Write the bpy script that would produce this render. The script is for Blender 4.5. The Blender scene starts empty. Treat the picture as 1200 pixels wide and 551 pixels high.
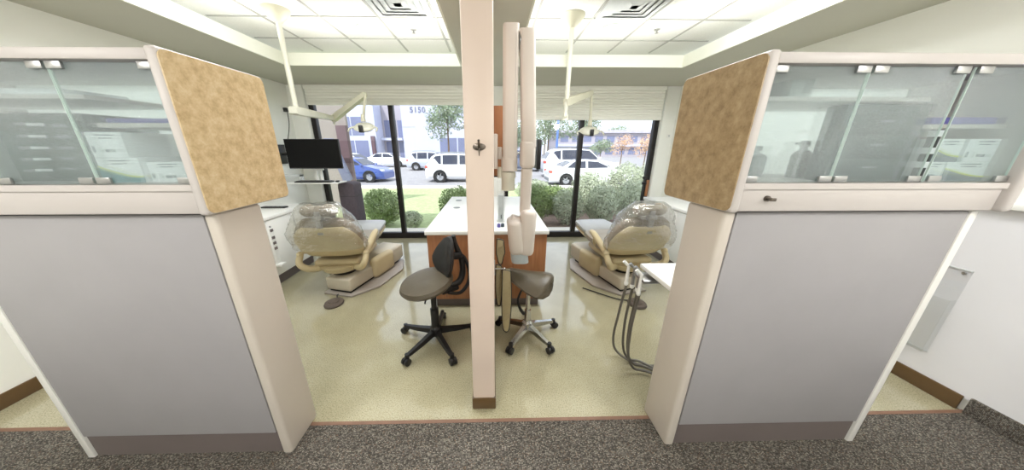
import bpy, bmesh, math, random
from mathutils import Vector, Matrix, noise
random.seed(7)
S = bpy.context.scene
C = S.collection
PI = math.pi
V = Vector

# ------------------------------------------------------------------ materials
def srgb(r, g, b):
    f = lambda c: (c/255/12.92) if c/255 <= .04045 else ((c/255+.055)/1.055)**2.4
    return (f(r), f(g), f(b), 1)

def new_mat(name):
    m = bpy.data.materials.new(name)
    m.use_nodes = True
    return m, m.node_tree, m.node_tree.nodes['Principled BSDF']

def mat(name, col, rough=.5, metal=0, var=0, scale=8, bump=0, bscale=60, coat=0, emit=None, estr=0, spec=None):
    """plain surface with a procedural noise that varies colour and relief a little"""
    m, t, p = new_mat(name)
    N, L = t.nodes, t.links
    p.inputs['Roughness'].default_value = rough
    p.inputs['Metallic'].default_value = metal
    p.inputs['Coat Weight'].default_value = coat
    if spec is not None: p.inputs['Specular IOR Level'].default_value = spec
    p.inputs['Base Color'].default_value = col
    tc = N.new('ShaderNodeTexCoord')
    if var:
        n = N.new('ShaderNodeTexNoise'); n.inputs['Scale'].default_value = scale; n.inputs['Detail'].default_value = 5
        L.new(tc.outputs['Object'], n.inputs['Vector'])
        r = N.new('ShaderNodeValToRGB')
        r.color_ramp.elements[0].position = .3; r.color_ramp.elements[1].position = .7
        r.color_ramp.elements[0].color = [max(0, c*(1-var)) for c in col[:3]]+[1]
        r.color_ramp.elements[1].color = [min(1, c*(1+var)) for c in col[:3]]+[1]
        L.new(n.outputs['Fac'], r.inputs['Fac']); L.new(r.outputs['Color'], p.inputs['Base Color'])
    if bump:
        n2 = N.new('ShaderNodeTexNoise'); n2.inputs['Scale'].default_value = bscale; n2.inputs['Detail'].default_value = 3
        L.new(tc.outputs['Object'], n2.inputs['Vector'])
        b = N.new('ShaderNodeBump'); b.inputs['Strength'].default_value = bump; b.inputs['Distance'].default_value = .01
        L.new(n2.outputs['Fac'], b.inputs['Height']); L.new(b.outputs['Normal'], p.inputs['Normal'])
    if emit:
        p.inputs['Emission Color'].default_value = emit; p.inputs['Emission Strength'].default_value = estr
    return m

def ramp(t, stops, interp='LINEAR'):
    r = t.nodes.new('ShaderNodeValToRGB'); cr = r.color_ramp; cr.interpolation = interp
    while len(cr.elements) < len(stops): cr.elements.new(.5)
    for e, (p, c) in zip(cr.elements, stops): e.position = p; e.color = c
    return r

def tile_floor_mat():
    m, t, p = new_mat('speckled vinyl floor'); N, L = t.nodes, t.links
    tc = N.new('ShaderNodeTexCoord')
    big = N.new('ShaderNodeTexNoise'); big.inputs['Scale'].default_value = 2.2; big.inputs['Detail'].default_value = 4
    L.new(tc.outputs['Object'], big.inputs['Vector'])
    r1 = ramp(t, [(.35, srgb(168, 163, 140)), (.68, srgb(184, 180, 158))]); L.new(big.outputs['Fac'], r1.inputs['Fac'])
    sp = N.new('ShaderNodeTexNoise'); sp.inputs['Scale'].default_value = 150; sp.inputs['Detail'].default_value = 2
    L.new(tc.outputs['Object'], sp.inputs['Vector'])
    r2 = ramp(t, [(.28, srgb(168, 160, 128)), (.44, srgb(232, 228, 208)), (.60, srgb(255, 254, 246))]); L.new(sp.outputs['Fac'], r2.inputs['Fac'])
    mx = N.new('ShaderNodeMix'); mx.data_type = 'RGBA'; mx.blend_type = 'MULTIPLY'; mx.inputs['Factor'].default_value = .75
    L.new(r1.outputs['Color'], mx.inputs[6]); L.new(r2.outputs['Color'], mx.inputs[7])
    vo = N.new('ShaderNodeTexVoronoi'); vo.inputs['Scale'].default_value = 60
    L.new(tc.outputs['Object'], vo.inputs['Vector'])
    r3 = ramp(t, [(.08, srgb(112, 102, 78)), (.15, (1, 1, 1, 1))]); L.new(vo.outputs['Distance'], r3.inputs['Fac'])
    mx2 = N.new('ShaderNodeMix'); mx2.data_type = 'RGBA'; mx2.blend_type = 'MULTIPLY'; mx2.inputs['Factor'].default_value = .55
    L.new(mx.outputs[2], mx2.inputs[6]); L.new(r3.outputs['Color'], mx2.inputs[7])
    L.new(mx2.outputs[2], p.inputs['Base Color'])
    p.inputs['Roughness'].default_value = .22
    rn = N.new('ShaderNodeMapRange'); rn.inputs[3].default_value = .10; rn.inputs[4].default_value = .22
    L.new(big.outputs['Fac'], rn.inputs[0]); L.new(rn.outputs[0], p.inputs['Roughness'])
    p.inputs['Coat Weight'].default_value = .9; p.inputs['Coat Roughness'].default_value = .07
    b = N.new('ShaderNodeBump'); b.inputs['Strength'].default_value = .03; b.inputs['Distance'].default_value = .01
    L.new(big.outputs['Fac'], b.inputs['Height']); L.new(b.outputs['Normal'], p.inputs['Normal'])
    return m

def carpet_mat():
    m, t, p = new_mat('tweed loop carpet'); N, L = t.nodes, t.links
    tc = N.new('ShaderNodeTexCoord')
    mp = N.new('ShaderNodeMapping'); mp.inputs['Scale'].default_value = (1, 1.7, 1); L.new(tc.outputs['Object'], mp.inputs['Vector'])
    vo = N.new('ShaderNodeTexVoronoi'); vo.inputs['Scale'].default_value = 135; vo.inputs['Randomness'].default_value = .35
    L.new(mp.outputs['Vector'], vo.inputs['Vector'])
    sx = N.new('ShaderNodeSeparateColor'); L.new(vo.outputs['Color'], sx.inputs[0])
    r = ramp(t, [(0, srgb(88, 82, 76)), (.25, srgb(116, 110, 102)), (.5, srgb(146, 140, 130)), (.75, srgb(172, 165, 152)), (.92, srgb(134, 115, 99))], 'CONSTANT')
    L.new(sx.outputs[0], r.inputs['Fac'])
    d = ramp(t, [(.22, (1, 1, 1, 1)), (.62, (.30, .30, .30, 1))]); L.new(vo.outputs['Distance'], d.inputs['Fac'])
    mx = N.new('ShaderNodeMix'); mx.data_type = 'RGBA'; mx.blend_type = 'MULTIPLY'; mx.inputs['Factor'].default_value = 1
    L.new(r.outputs['Color'], mx.inputs[6]); L.new(d.outputs['Color'], mx.inputs[7]); L.new(mx.outputs[2], p.inputs['Base Color'])
    p.inputs['Roughness'].default_value = .95
    b = N.new('ShaderNodeBump'); b.invert = True; b.inputs['Strength'].default_value = .8; b.inputs['Distance'].default_value = .006
    L.new(vo.outputs['Distance'], b.inputs['Height']); L.new(b.outputs['Normal'], p.inputs['Normal'])
    return m

def mottled_mat(name, cols, rough=.4):
    m, t, p = new_mat(name); N, L = t.nodes, t.links
    tc = N.new('ShaderNodeTexCoord')
    n = N.new('ShaderNodeTexNoise'); n.inputs['Scale'].default_value = 26; n.inputs['Detail'].default_value = 10; n.inputs['Roughness'].default_value = .72
    L.new(tc.outputs['Object'], n.inputs['Vector'])
    r = ramp(t, [(.34, cols[0]), (.5, cols[1]), (.66, cols[2])]); L.new(n.outputs['Fac'], r.inputs['Fac'])
    L.new(r.outputs['Color'], p.inputs['Base Color']); p.inputs['Roughness'].default_value = rough
    return m

def wood_mat(name, c0, c1, rough=.35):
    m, t, p = new_mat(name); N, L = t.nodes, t.links
    tc = N.new('ShaderNodeTexCoord')
    mp = N.new('ShaderNodeMapping'); mp.inputs['Scale'].default_value = (14, 14, 1.2); L.new(tc.outputs['Object'], mp.inputs['Vector'])
    n = N.new('ShaderNodeTexNoise'); n.inputs['Scale'].default_value = 2.5; n.inputs['Detail'].default_value = 6; n.inputs['Distortion'].default_value = .4
    L.new(mp.outputs['Vector'], n.inputs['Vector'])
    r = ramp(t, [(.3, c0), (.7, c1)]); L.new(n.outputs['Fac'], r.inputs['Fac'])
    L.new(r.outputs['Color'], p.inputs['Base Color']); p.inputs['Roughness'].default_value = rough
    return m

def clear_mat(name, tint=(1, 1, 1, 1), gloss=.06, rough=.02, bump=0, bscale=30, diffuse=0, dcol=(1, 1, 1, 1), refr=0, rrough=.3, rior=1.2, tls=.5):
    """clear or frosted sheet: straight-through light, a rough refracted share, a milky share and a mirror sheen"""
    m = bpy.data.materials.new(name); m.use_nodes = True; t = m.node_tree; N, L = t.nodes, t.links
    N.clear(); out = N.new('ShaderNodeOutputMaterial')
    tr = N.new('ShaderNodeBsdfTransparent'); tr.inputs['Color'].default_value = tint
    cur = tr.outputs[0]
    def mix(fac, sh):
        nonlocal cur
        mx = N.new('ShaderNodeMixShader')
        if isinstance(fac, float): mx.inputs[0].default_value = fac
        else: L.new(fac, mx.inputs[0])
        L.new(cur, mx.inputs[1]); L.new(sh, mx.inputs[2]); cur = mx.outputs[0]
    if refr:
        rf = N.new('ShaderNodeBsdfRefraction'); rf.inputs['Roughness'].default_value = rrough; rf.inputs['IOR'].default_value = rior; rf.inputs['Color'].default_value = tint
        mix(float(refr), rf.outputs[0])
    if diffuse:
        df = N.new('ShaderNodeBsdfDiffuse'); df.inputs['Color'].default_value = dcol
        tl = N.new('ShaderNodeBsdfTranslucent'); tl.inputs['Color'].default_value = dcol
        a = N.new('ShaderNodeMixShader'); a.inputs[0].default_value = tls; L.new(df.outputs[0], a.inputs[1]); L.new(tl.outputs[0], a.inputs[2])
        mix(float(diffuse), a.outputs[0])
    gl = N.new('ShaderNodeBsdfGlossy'); gl.inputs['Roughness'].default_value = rough
    if bump:
        tc = N.new('ShaderNodeTexCoord'); n = N.new('ShaderNodeTexNoise'); n.inputs['Scale'].default_value = bscale; n.inputs['Detail'].default_value = 4
        L.new(tc.outputs['Object'], n.inputs['Vector'])
        b = N.new('ShaderNodeBump'); b.inputs['Strength'].default_value = bump; b.inputs['Distance'].default_value = .02
        L.new(n.outputs['Fac'], b.inputs['Height']); L.new(b.outputs['Normal'], gl.inputs['Normal'])
    lw = N.new('ShaderNodeLayerWeight'); lw.inputs['Blend'].default_value = .25
    mr = N.new('ShaderNodeMapRange'); mr.inputs[3].default_value = gloss; mr.inputs[4].default_value = min(1, gloss*4)
    L.new(lw.outputs['Facing'], mr.inputs[0])
    mix(mr.outputs[0], gl.outputs[0])
    L.new(cur, out.inputs[0])
    return m

M = dict(
    tile=tile_floor_mat(), carpet=carpet_mat(),
    wall=mat('painted wall', srgb(243, 244, 238), .7, var=.015, scale=3, bump=.05),
    wall_low=mat('painted lower wall', srgb(226, 226, 230), .6, var=.02, scale=3),
    soffit=mat('shaded wall paint soffit', srgb(194, 193, 180), .75, var=.02, scale=2),  # same paint as the walls, its unlit tone put into the colour
    fascia=mat('cream painted fascia', srgb(236, 237, 224), .6, var=.01),
    ceil=mat('mineral fibre ceiling tile', srgb(232, 232, 228), .85, var=.04, scale=55, bump=.3, bscale=90),
    grid=mat('white ceiling grid', srgb(170, 170, 165), .5),
    panel=mat('cool grey laminate', srgb(163, 161, 164), .45, var=.03, scale=5, bump=.02, bscale=300),
    post=mat('warm cream laminate', srgb(206, 198, 188), .42, var=.02, scale=4),
    peach_lit=mat('peach cream laminate', srgb(224, 206, 193), .4, var=.02, scale=4),  # warm tint of the light on the post put into its colour
    rail=mat('pale pinkish grey laminate', srgb(202, 196, 193), .42, var=.02, scale=4),
    toe=mat('taupe vinyl kick', srgb(108, 99, 97), .5, var=.05, scale=6),
    brown=mat('brown vinyl base', srgb(92, 70, 42), .4, var=.06),
    strip=mat('reddish brown strip', srgb(124, 92, 74), .5, var=.1, scale=20),
    lam=mottled_mat('mottled tan laminate', [srgb(180, 154, 114), srgb(204, 180, 138), srgb(219, 201, 166)]),
    lam2=mottled_mat('mottled brown laminate', [srgb(136, 114, 80), srgb(160, 137, 100), srgb(178, 157, 121)]),
    wood=wood_mat('orange brown wood', srgb(146, 96, 62), srgb(168, 116, 78)),
    white=mat('white laminate', srgb(240, 240, 236), .3, var=.01),
    offwhite=mat('off white enamel', srgb(224, 223, 208), .3, var=.01),
    xray=mat('blush white plastic', srgb(228, 220, 213), .33, var=.015),
    xgrey=mat('pale blue grey plastic', srgb(186, 196, 200), .35, var=.02),
    ivory=mat('ivory painted metal', srgb(212, 209, 188), .35, var=.02),
    cream=mat('cream plastic shell', srgb(204, 189, 152), .42, var=.03),
    beige=mat('beige grey plastic', srgb(208, 200, 182), .42, var=.03),
    uphol=mat('taupe upholstery', srgb(150, 140, 124), .38, var=.05, scale=10, bump=.12, bscale=140),
    uphol_sheen=mat('taupe upholstery with grey sheen', srgb(178, 180, 182), .35, var=.04, scale=10),  # taupe leg rest cover with a grey-blue reflection put into the colour
    saddle=mat('olive taupe leather', srgb(86, 78, 63), .3, var=.07, scale=9, bump=.15, bscale=120),
    black=mat('black plastic', srgb(22, 22, 24), .42, var=.1),
    screen=mat('black screen', srgb(12, 12, 13), .35, spec=.15),
    frame=mat('dark bronze aluminium', srgb(36, 33, 34), .4, metal=.3, var=.05),
    chrome=mat('chrome', srgb(200, 200, 200), .18, metal=1),
    steel=mat('brushed steel', srgb(176, 176, 176), .34, metal=1, var=.05, scale=30),
    pewter=mat('dull pewter', srgb(120, 112, 104), .3, metal=1, var=.1, scale=40),
    blind=mat('pleated cream shade', srgb(250, 250, 242), .8, var=.01, scale=6),
    glass=clear_mat('window glass', (.95, .97, 1, 1), .035),
    acrylic=clear_mat('clear acrylic', (.985, .99, .99, 1), .05, diffuse=.02),
    frost=clear_mat('frosted teal glass', (.93, .975, .975, 1), .05, .25, bump=.3, bscale=260, diffuse=.14, dcol=srgb(222, 234, 238), refr=.26, rrough=.22, rior=1.12),
    edge=mat('pale green glass edge', srgb(206, 224, 218), .2),
    milk=clear_mat('milky glass back', (.95, .97, .96, 1), .03, .3, diffuse=.85, dcol=srgb(244, 248, 246), tls=.82),
    film=clear_mat('clear plastic film', (.97, .97, .95, 1), .20, .10, bump=.6, bscale=40, diffuse=.09, dcol=(.92, .92, .90, 1)),
    hose=mat('grey rubber hose', srgb(98, 94, 86), .5, var=.05),
    apron=mat('khaki quilted vinyl', srgb(158, 146, 112), .45, var=.06, scale=14),
    mauve=mat('dark mauve fabric', srgb(84, 76, 84), .8, var=.1, scale=30, bump=.1),
    purple=mat('purple plastic', srgb(96, 88, 160), .5),
    paper=mat('white card', srgb(236, 240, 242), .6, var=.01),
    teal=mat('teal print', srgb(30, 120, 128), .5), lime=mat('lime print', srgb(206, 214, 80), .5),
    slate=mat('slate print', srgb(70, 84, 98), .5), ink=mat('grey ink', srgb(110, 118, 124), .6),
    dark=mat('dark green grey plastic', srgb(44, 62, 64), .5, var=.2, scale=12),
    midgrey=mat('mid grey plastic', srgb(128, 132, 134), .5), lightgrey=mat('light grey plastic', srgb(200, 204, 204), .45),
    plate=mat('warm grey plate', srgb(168, 160, 152), .4, var=.03), pedalm=mat('dark brown rubber', srgb(92, 82, 74), .6, var=.15, scale=80),
    tube=mat('glowing fluorescent tube', (1, 1, 1, 1), .5, emit=(1, .99, .97, 1), estr=50),
    diffuser=mat('glowing lamp diffuser', (1, 1, 1, 1), .5, emit=(1, .97, .92, 1), estr=3),
    grass=mat('mown grass', srgb(172, 186, 134), .9, var=.2, scale=9, bump=.5, bscale=60),
    mulch=mat('bark mulch', srgb(128, 108, 96), .95, var=.35, scale=30, bump=.6, bscale=60),
    asphalt=mat('pale asphalt', srgb(158, 156, 158), .9, var=.08, scale=3),
    concrete=mat('pale concrete', srgb(222, 216, 204), .85, var=.05, scale=4),
    leaf=mat('green leaves', srgb(132, 152, 92), .55, var=.3, scale=5),
    leaf2=mat('grey green leaves', srgb(184, 192, 164), .55, var=.22, scale=5),
    leaf3=mat('tree leaves', srgb(140, 156, 126), .6, var=.3, scale=1.5),
    leafo=mat('faded orange leaves', srgb(220, 184, 152), .6, var=.2, scale=2),
    bark=mat('bark', srgb(112, 92, 74), .9, var=.2, scale=8),
    twig=mat('dark twigs', srgb(96, 82, 66), .9, var=.2, scale=8),
    bwhite=mat('white stucco', srgb(196, 200, 220), .85, var=.02, scale=1),
    bgrey=mat('grey stucco', srgb(176, 170, 178), .85, var=.03, scale=1),
    bblue=mat('blue grey glazing', srgb(120, 126, 156), .15, var=.1, scale=.6),
    bmauve=mat('maroon paint', srgb(104, 82, 88), .8, var=.05, scale=2),
    taupe=mat('taupe stucco', srgb(150, 140, 134), .85, var=.04, scale=2),
    slab=mat('slate blue panel', srgb(112, 114, 140), .6, var=.06, scale=4),
    roofm=mat('grey shingle roof', srgb(188, 184, 194), .85, var=.1, scale=4),
    cwhite=mat('white car paint', srgb(232, 234, 238), .25, coat=.6), csilver=mat('silver car paint', srgb(200, 204, 214), .25, metal=.3, coat=.6),
    cblue=mat('blue car paint', srgb(58, 86, 164), .22, metal=.2, coat=.7), cslate=mat('slate car paint', srgb(104, 112, 134), .25, metal=.3, coat=.6),
    cglass=mat('dark car window', srgb(56, 60, 76), .08), tyre=mat('tyre rubber', srgb(40, 40, 42), .8),
    rimm=mat('silver wheel', srgb(176, 178, 184), .4, metal=.2), tail=mat('red lamp lens', srgb(206, 96, 84), .25), headl=mat('clear lamp lens', srgb(226, 230, 236), .1),
    bpole=mat('blue painted pole', srgb(96, 128, 190), .5, var=.03),
    keys=mat('charcoal keys', srgb(52, 52, 54), .5, var=.1, scale=60), redish=mat('brown red joint', srgb(96, 62, 48), .5),
)

# ------------------------------------------------------------------ mesh building
class MB:
    def __init__(s): s.bm = bmesh.new()
    def _bev(s, geom, r, seg):
        es = set()
        for f in geom:
            for e in f.edges: es.add(e)
        bmesh.ops.bevel(s.bm, geom=list(es), offset=r, segments=seg, affect='EDGES', profile=.5)
    def box(s, a, b, bev=0, seg=2, rot=None, at=None):
        a, b = V(a), V(b)
        lo = V((min(a.x, b.x), min(a.y, b.y), min(a.z, b.z))); hi = V((max(a.x, b.x), max(a.y, b.y), max(a.z, b.z)))
        tmp = bmesh.new()
        r = bmesh.ops.create_cube(tmp, size=1)
        for v in r['verts']: v.co = V(((lo[i]+hi[i])/2 + v.co[i]*(hi[i]-lo[i])) for i in range(3))
        if bev: bmesh.ops.bevel(tmp, geom=tmp.edges[:], offset=min(bev, .49*min(hi-lo)), segments=seg, affect='EDGES', profile=.5)
        s._join(tmp, rot, at); return s
    def _join(s, tmp, rot=None, at=None):
        if rot is not None:
            piv = V(at) if at is not None else V((0, 0, 0))
            for v in tmp.verts: v.co = piv + rot @ (v.co - piv)
        mp = {v: s.bm.verts.new(v.co) for v in tmp.verts}
        for f in tmp.faces:
            try: s.bm.faces.new([mp[v] for v in f.verts])
            except ValueError: pass
        tmp.free()
    def prism(s, poly, axis, lo, hi, bev=0, seg=2):
        """polygon in the two other axes, extruded along axis from lo to hi"""
        tmp = bmesh.new()
        def P(p, t):
            q = list(p); q.insert(axis, t); return V(q)
        A = [tmp.verts.new(P(p, lo)) for p in poly]; B = [tmp.verts.new(P(p, hi)) for p in poly]
        n = len(poly)
        tmp.faces.new(A); tmp.faces.new(B[::-1])
        for i in range(n): tmp.faces.new((A[i], B[i], B[(i+1) % n], A[(i+1) % n]))
        bmesh.ops.recalc_face_normals(tmp, faces=tmp.faces[:])
        if bev: bmesh.ops.bevel(tmp, geom=tmp.edges[:], offset=bev, segments=seg, affect='EDGES', profile=.5)
        s._join(tmp); return s
    def loft(s, rings, caps=True, closed=True):
        R = [[s.bm.verts.new(V(p)) for p in r] for r in rings]
        n = len(R[0])
        for a, b in zip(R, R[1:]):
            for i in range(n if closed else n-1):
                j = (i+1) % n
                s.bm.faces.new((a[i], a[j], b[j], b[i]))
        if caps:
            s.bm.faces.new(R[0][::-1]); s.bm.faces.new(R[-1])
        return s
    def cyl(s, p0, p1, r0, r1=None, n=20):
        r1 = r0 if r1 is None else r1
        p0, p1 = V(p0), V(p1); d = (p1-p0).normalized()
        u = d.orthogonal().normalized(); w = d.cross(u)
        ring = lambda p, r: [p + (u*math.cos(2*PI*i/n) + w*math.sin(2*PI*i/n))*r for i in range(n)]
        return s.loft([ring(p0, r0), ring(p1, r1)])
    def tube(s, pts, r, n=10, smooth=6, rs=None):
        pts = [V(p) for p in pts]
        if smooth and len(pts) > 2:
            q = []; P = [pts[0]]+pts+[pts[-1]]; rr = []
            for i in range(1, len(P)-2):
                for k in range(smooth):
                    t = k/smooth; a, b, c, d = P[i-1], P[i], P[i+1], P[i+2]
                    q.append(.5*((2*b)+(c-a)*t+(2*a-5*b+4*c-d)*t*t+(3*b-a-3*c+d)*t**3))
                    if rs: rr.append(rs[i-1]*(1-t)+rs[i]*t)
            q.append(pts[-1])
            if rs: rr.append(rs[-1]); rs = rr
            pts = q
        u = None; rings = []
        for i, p in enumerate(pts):
            d = (pts[min(i+1, len(pts)-1)]-pts[max(i-1, 0)]).normalized()
            u = d.orthogonal().normalized() if u is None else (u - d*u.dot(d)).normalized()
            w = d.cross(u); R = rs[i] if rs else r
            rings.append([p+(u*math.cos(2*PI*k/n)+w*math.sin(2*PI*k/n))*R for k in range(n)])
        return s.loft(rings)
    def lathe(s, prof, c=(0, 0, 0), n=28, axis=2, sx=1, sy=1, ring=False):
        """profile of (radius, height) turned round an axis through c"""
        c = V(c); rings = []
        for r, h in prof:
            rg = []
            for i in range(n):
                a = 2*PI*i/n; q = [r*math.cos(a)*sx, r*math.sin(a)*sy]; q.insert(axis, h)
                rg.append(c+V(q))
            rings.append(rg)
        if ring: rings.append(rings[0])
        s.loft(rings, caps=not ring)
        if ring: bmesh.ops.remove_doubles(s.bm, verts=s.bm.verts[:], dist=1e-6)
        bmesh.ops.recalc_face_normals(s.bm, faces=s.bm.faces[:]); return s
    def ball(s, c, r, sub=3, jit=0):
        tmp = bmesh.new(); bmesh.ops.create_icosphere(tmp, subdivisions=sub, radius=1)
        r = V(r) if not isinstance(r, (int, float)) else V((r, r, r)); c = V(c)
        for v in tmp.verts:
            k = 1+jit*noise.noise(v.co*2.3+c)
            v.co = c + V((v.co.x*r.x*k, v.co.y*r.y*k, v.co.z*r.z*k))
        s._join(tmp); return s
    def leaves(s, c, r, n, size, shell=.55):
        c, r = V(c), V(r)
        for _ in range(n):
            d = V((random.gauss(0, 1), random.gauss(0, 1), random.gauss(0, 1))).normalized()
            k = (shell**3+random.random()*(1-shell**3))**(1/3)
            k *= 1+.16*noise.noise(d*2.6+c)
            p = c+V((d.x*r.x, d.y*r.y, d.z*r.z))*k
            nrm = (d+V((random.gauss(0, .6), random.gauss(0, .6), random.gauss(0, .6)))).normalized()
            u = nrm.orthogonal().normalized(); a = random.random()*2*PI; w = nrm.cross(u)
            uu = u*math.cos(a)+w*math.sin(a); ww = nrm.cross(uu); L = size*random.uniform(.7, 1.3)
            vs = [s.bm.verts.new(p+q) for q in (-uu*L, ww*L*.45+nrm*L*.1, uu*L, -ww*L*.45+nrm*L*.1)]
            s.bm.faces.new(vs)
        return s
    def build(s, name, m, parent=None, smooth=True, ang=38, world=False):
        bmesh.ops.recalc_face_normals(s.bm, faces=s.bm.faces[:])
        if world and parent is not None:
            inv = WM(parent).inverted()
            for v in s.bm.verts: v.co = inv @ v.co
        me = bpy.data.meshes.new(name); s.bm.to_mesh(me); s.bm.free()
        if smooth:
            for p in me.polygons: p.use_smooth = True
            me.set_sharp_from_angle(angle=math.radians(ang))
        me.materials.append(M[m] if isinstance(m, str) else m)
        o = bpy.data.objects.new(name, me); C.objects.link(o)
        if parent is not None: o.parent = parent
        return o

def WM(o):
    m = o.matrix_basis.copy()
    return WM(o.parent) @ m if o.parent else m

def tag(o, label, cat, group=None):
    o['label'] = label; o['category'] = cat
    if group: o['group'] = group
    return o
def thing(name, label, cat, loc=(0, 0, 0), rz=0, group=None):
    o = bpy.data.objects.new(name, None); C.objects.link(o); o.empty_display_size = .1
    o.location = loc; o.rotation_euler = (0, 0, rz)
    return tag(o, label, cat, group)
def struct(o):
    o['kind'] = 'structure'; return o
def sbox(name, m, a, b, bev=0, parent=None):
    o = MB().box(a, b, bev).build(name, m, parent, smooth=bool(bev), world=parent is not None)
    return struct(o) if parent is None else o
def copy_tree(o, parent=None):
    c = o.copy(); C.objects.link(c)
    if parent is not None: c.parent = parent
    for ch in [x for x in o.children]: copy_tree(ch, c)
    return c
RZ = lambda a: Matrix.Rotation(a, 3, 'Z')
RX = lambda a: Matrix.Rotation(a, 3, 'X')
RY = lambda a: Matrix.Rotation(a, 3, 'Y')

XL, XR, YW = -2.95, 2.80, 4.55
ZS, ZF, ZC = 2.35, 2.47, 2.80

# ------------------------------------------------------------------ room shell
sbox('floor', 'tile', (XL-.1, 1.18, -.08), (XR+.1, YW+.12, 0))
sbox('floor_carpet', 'carpet', (-3.6, -1.8, -.08), (XR+.1, 1.16, .004))
sbox('trim_1', 'strip', (-3.0, 1.16, -.05), (XR, 1.18, .006))
sbox('wall_left', 'wall', (XL-.1, 1.0, 0), (XL, YW+.1, 2.75))
sbox('wall_corridor_left', 'wall', (-3.7, -1.8, -.05), (-3.6, 1.1, ZS))
sbox('wall_corridor_return', 'wall', (-3.6, 1.0, -.05), (XL-.1, 1.1, ZS))
sbox('wall_right', 'wall', (XR, -1.8, 0), (XR+.1, YW+.1, 2.75))
sbox('wall_rear', 'wall', (-3.7, -1.9, -.05), (XR+.1, -1.8, ZS))
# low part of the right wall has a paler laminate below a ledge
sbox('trim_2', 'wall_low', (XR-.012, -1.7, .08), (XR, 2.3, 1.18))
sbox('trim_3', 'white', (XR-.06, -1.7, 1.18), (XR, 2.3, 1.215), .008)
# window wall: piers and the strip above the shades
sbox('wall_window_pier_left', 'wall', (XL-.1, YW-.10, 0), (-2.72, YW+.1, ZS+.3), .02)
sbox('wall_window_pier_right', 'wall', (2.60, YW-.10, 0), (XR+.1, YW+.1, ZS+.3), .02)
sbox('wall_window_pier_middle', 'wall', (-.30, YW-.05, 0), (.20, YW+.1, ZS+.3))
sbox('wall_window_top', 'wall', (-2.72, YW, 2.30), (2.60, YW+.1, ZS+.3))
# soffits round two lit trays, and the lid above the tiles
sbox('ceiling_soffit_window', 'soffit', (XL, 3.48, ZS), (XR, YW+.1, ZS+.04))
sbox('ceiling_soffit_left', 'soffit', (XL, 1.15, ZS), (-2.25, 3.48, ZS+.04))
sbox('ceiling_soffit_right', 'soffit', (2.16, 1.15, ZS), (XR, 3.48, ZS+.04))
sbox('ceiling_soffit_middle', 'soffit', (-.32, 1.15, ZS), (.26, 3.48, ZS+.04))
sbox('ceiling_corridor', 'soffit', (-3.7, -1.9, ZS), (XR+.1, 1.15, ZS+.04))
for i, (a, b) in enumerate([((-2.25, 3.465), (-.32, 3.48)), ((.26, 3.465), (2.16, 3.48)), ((-2.25, 1.15), (-2.235, 3.465)), ((2.145, 1.15), (2.16, 3.465)),
                            ((-.335, 1.15), (-.32, 3.465)), ((.26, 1.15), (.275, 3.465)), ((-2.235, 1.15), (-.335, 1.165)), ((.275, 1.15), (2.145, 1.165))]):
    sbox('trim_%d' % (i+4), 'fascia', (a[0], a[1], ZS-.001), (b[0], b[1], ZF))
sbox('ceiling', 'ceil', (XL-.1, .5, ZC), (XR+.1, YW+.1, ZC+.05))
sbox('roof', 'bwhite', (-3.8, -2.0, ZC+.3), (XR+.3, YW+.35, ZC+.4))  # unseen slab, added so the sun stays out of the room
sbox('wall_tray_front', 'fascia', (-3.0, .9, ZS+.04), (XR, 1.0, ZC))
g = MB()
for x in (-2.39, -1.787, -1.184, -.58, .48, 1.085, 1.688, 2.291): g.box((x-.012, .9, ZC-.006), (x+.012, YW, ZC))
for y in (1.05, 1.65, 2.255, 2.86, 3.462, 4.07): g.box((XL, y-.012, ZC-.0065), (XR, y+.012, ZC))
struct(g.build('ceiling_grid', 'grid', smooth=False))
# divider wall between the two bays, ending in the white post seen head-on
wd = struct(MB().box((-.118, 1.25, 0), (.01, 2.20, ZS), .012).build('wall_divider', 'peach_lit'))
sbox('baseboard_divider', 'brown', (-.124, 1.244, .001), (.016, 2.2, .085), .006)
# baseboards
sbox('baseboard_left', 'brown', (XL, 1.19, 0), (XL+.014, 2.4, .092), .004)
sbox('baseboard_right', 'brown', (XR-.026, 1.19, 0), (XR-.012, 2.4, .096), .004)
sbox('baseboard_corridor', 'carpet', (XR-.03, -1.7, 0), (XR-.012, 1.165, .11), .004)

# ------------------------------------------------------------------ windows
def window(name, x0, x1, mull):
    w = bpy.data.objects.new(name, None); C.objects.link(w); w.location = (x0, YW, 0); w['kind'] = 'structure'
    f = MB()
    y0, y1 = YW-.035, YW+.045
    f.box((x0, y0, .0), (x1, y1, .095), .004); f.box((x0, y0, 2.24), (x1, y1, 2.30), .004)
    f.box((x0, y0, .095), (x0+.07, y1, 2.24), .004); f.box((x1-.07, y0, .095), (x1, y1, 2.24), .004)
    f.build('window_frame', 'frame', w, world=True)
    MB().box((mull-.036, y0-.004, .095), (mull+.036, y1, 2.24), .004).build('mullion', 'frame', w, world=True)
    for a, b in ((x0+.07, mull-.036), (mull+.036, x1-.07)):
        MB().box((a, YW, .095), (b, YW+.008, 2.24)).build('pane', 'glass', w, smooth=False, world=True)
    return w
window('window_1', -2.72, -.30, -1.515)
w2 = window('window_2', .20, 2.60, 1.40)
# two latches and a wooden wedge on the right jamb
for z in (.93, 1.02):
    MB().box((2.47, YW-.075, z-.02), (2.535, YW-.037, z+.02), .006).build('latch', 'frame', w2, world=True)
MB().box((2.545, YW-.06, .72), (2.585, YW-.037, .98), .004).build('wooden_wedge', 'wood', w2, world=True)
sbox('trim_12', 'concrete', (-2.7, YW+.13, -.3), (2.6, YW+.42, .05), .01)     # ledge outside the glass

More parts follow.
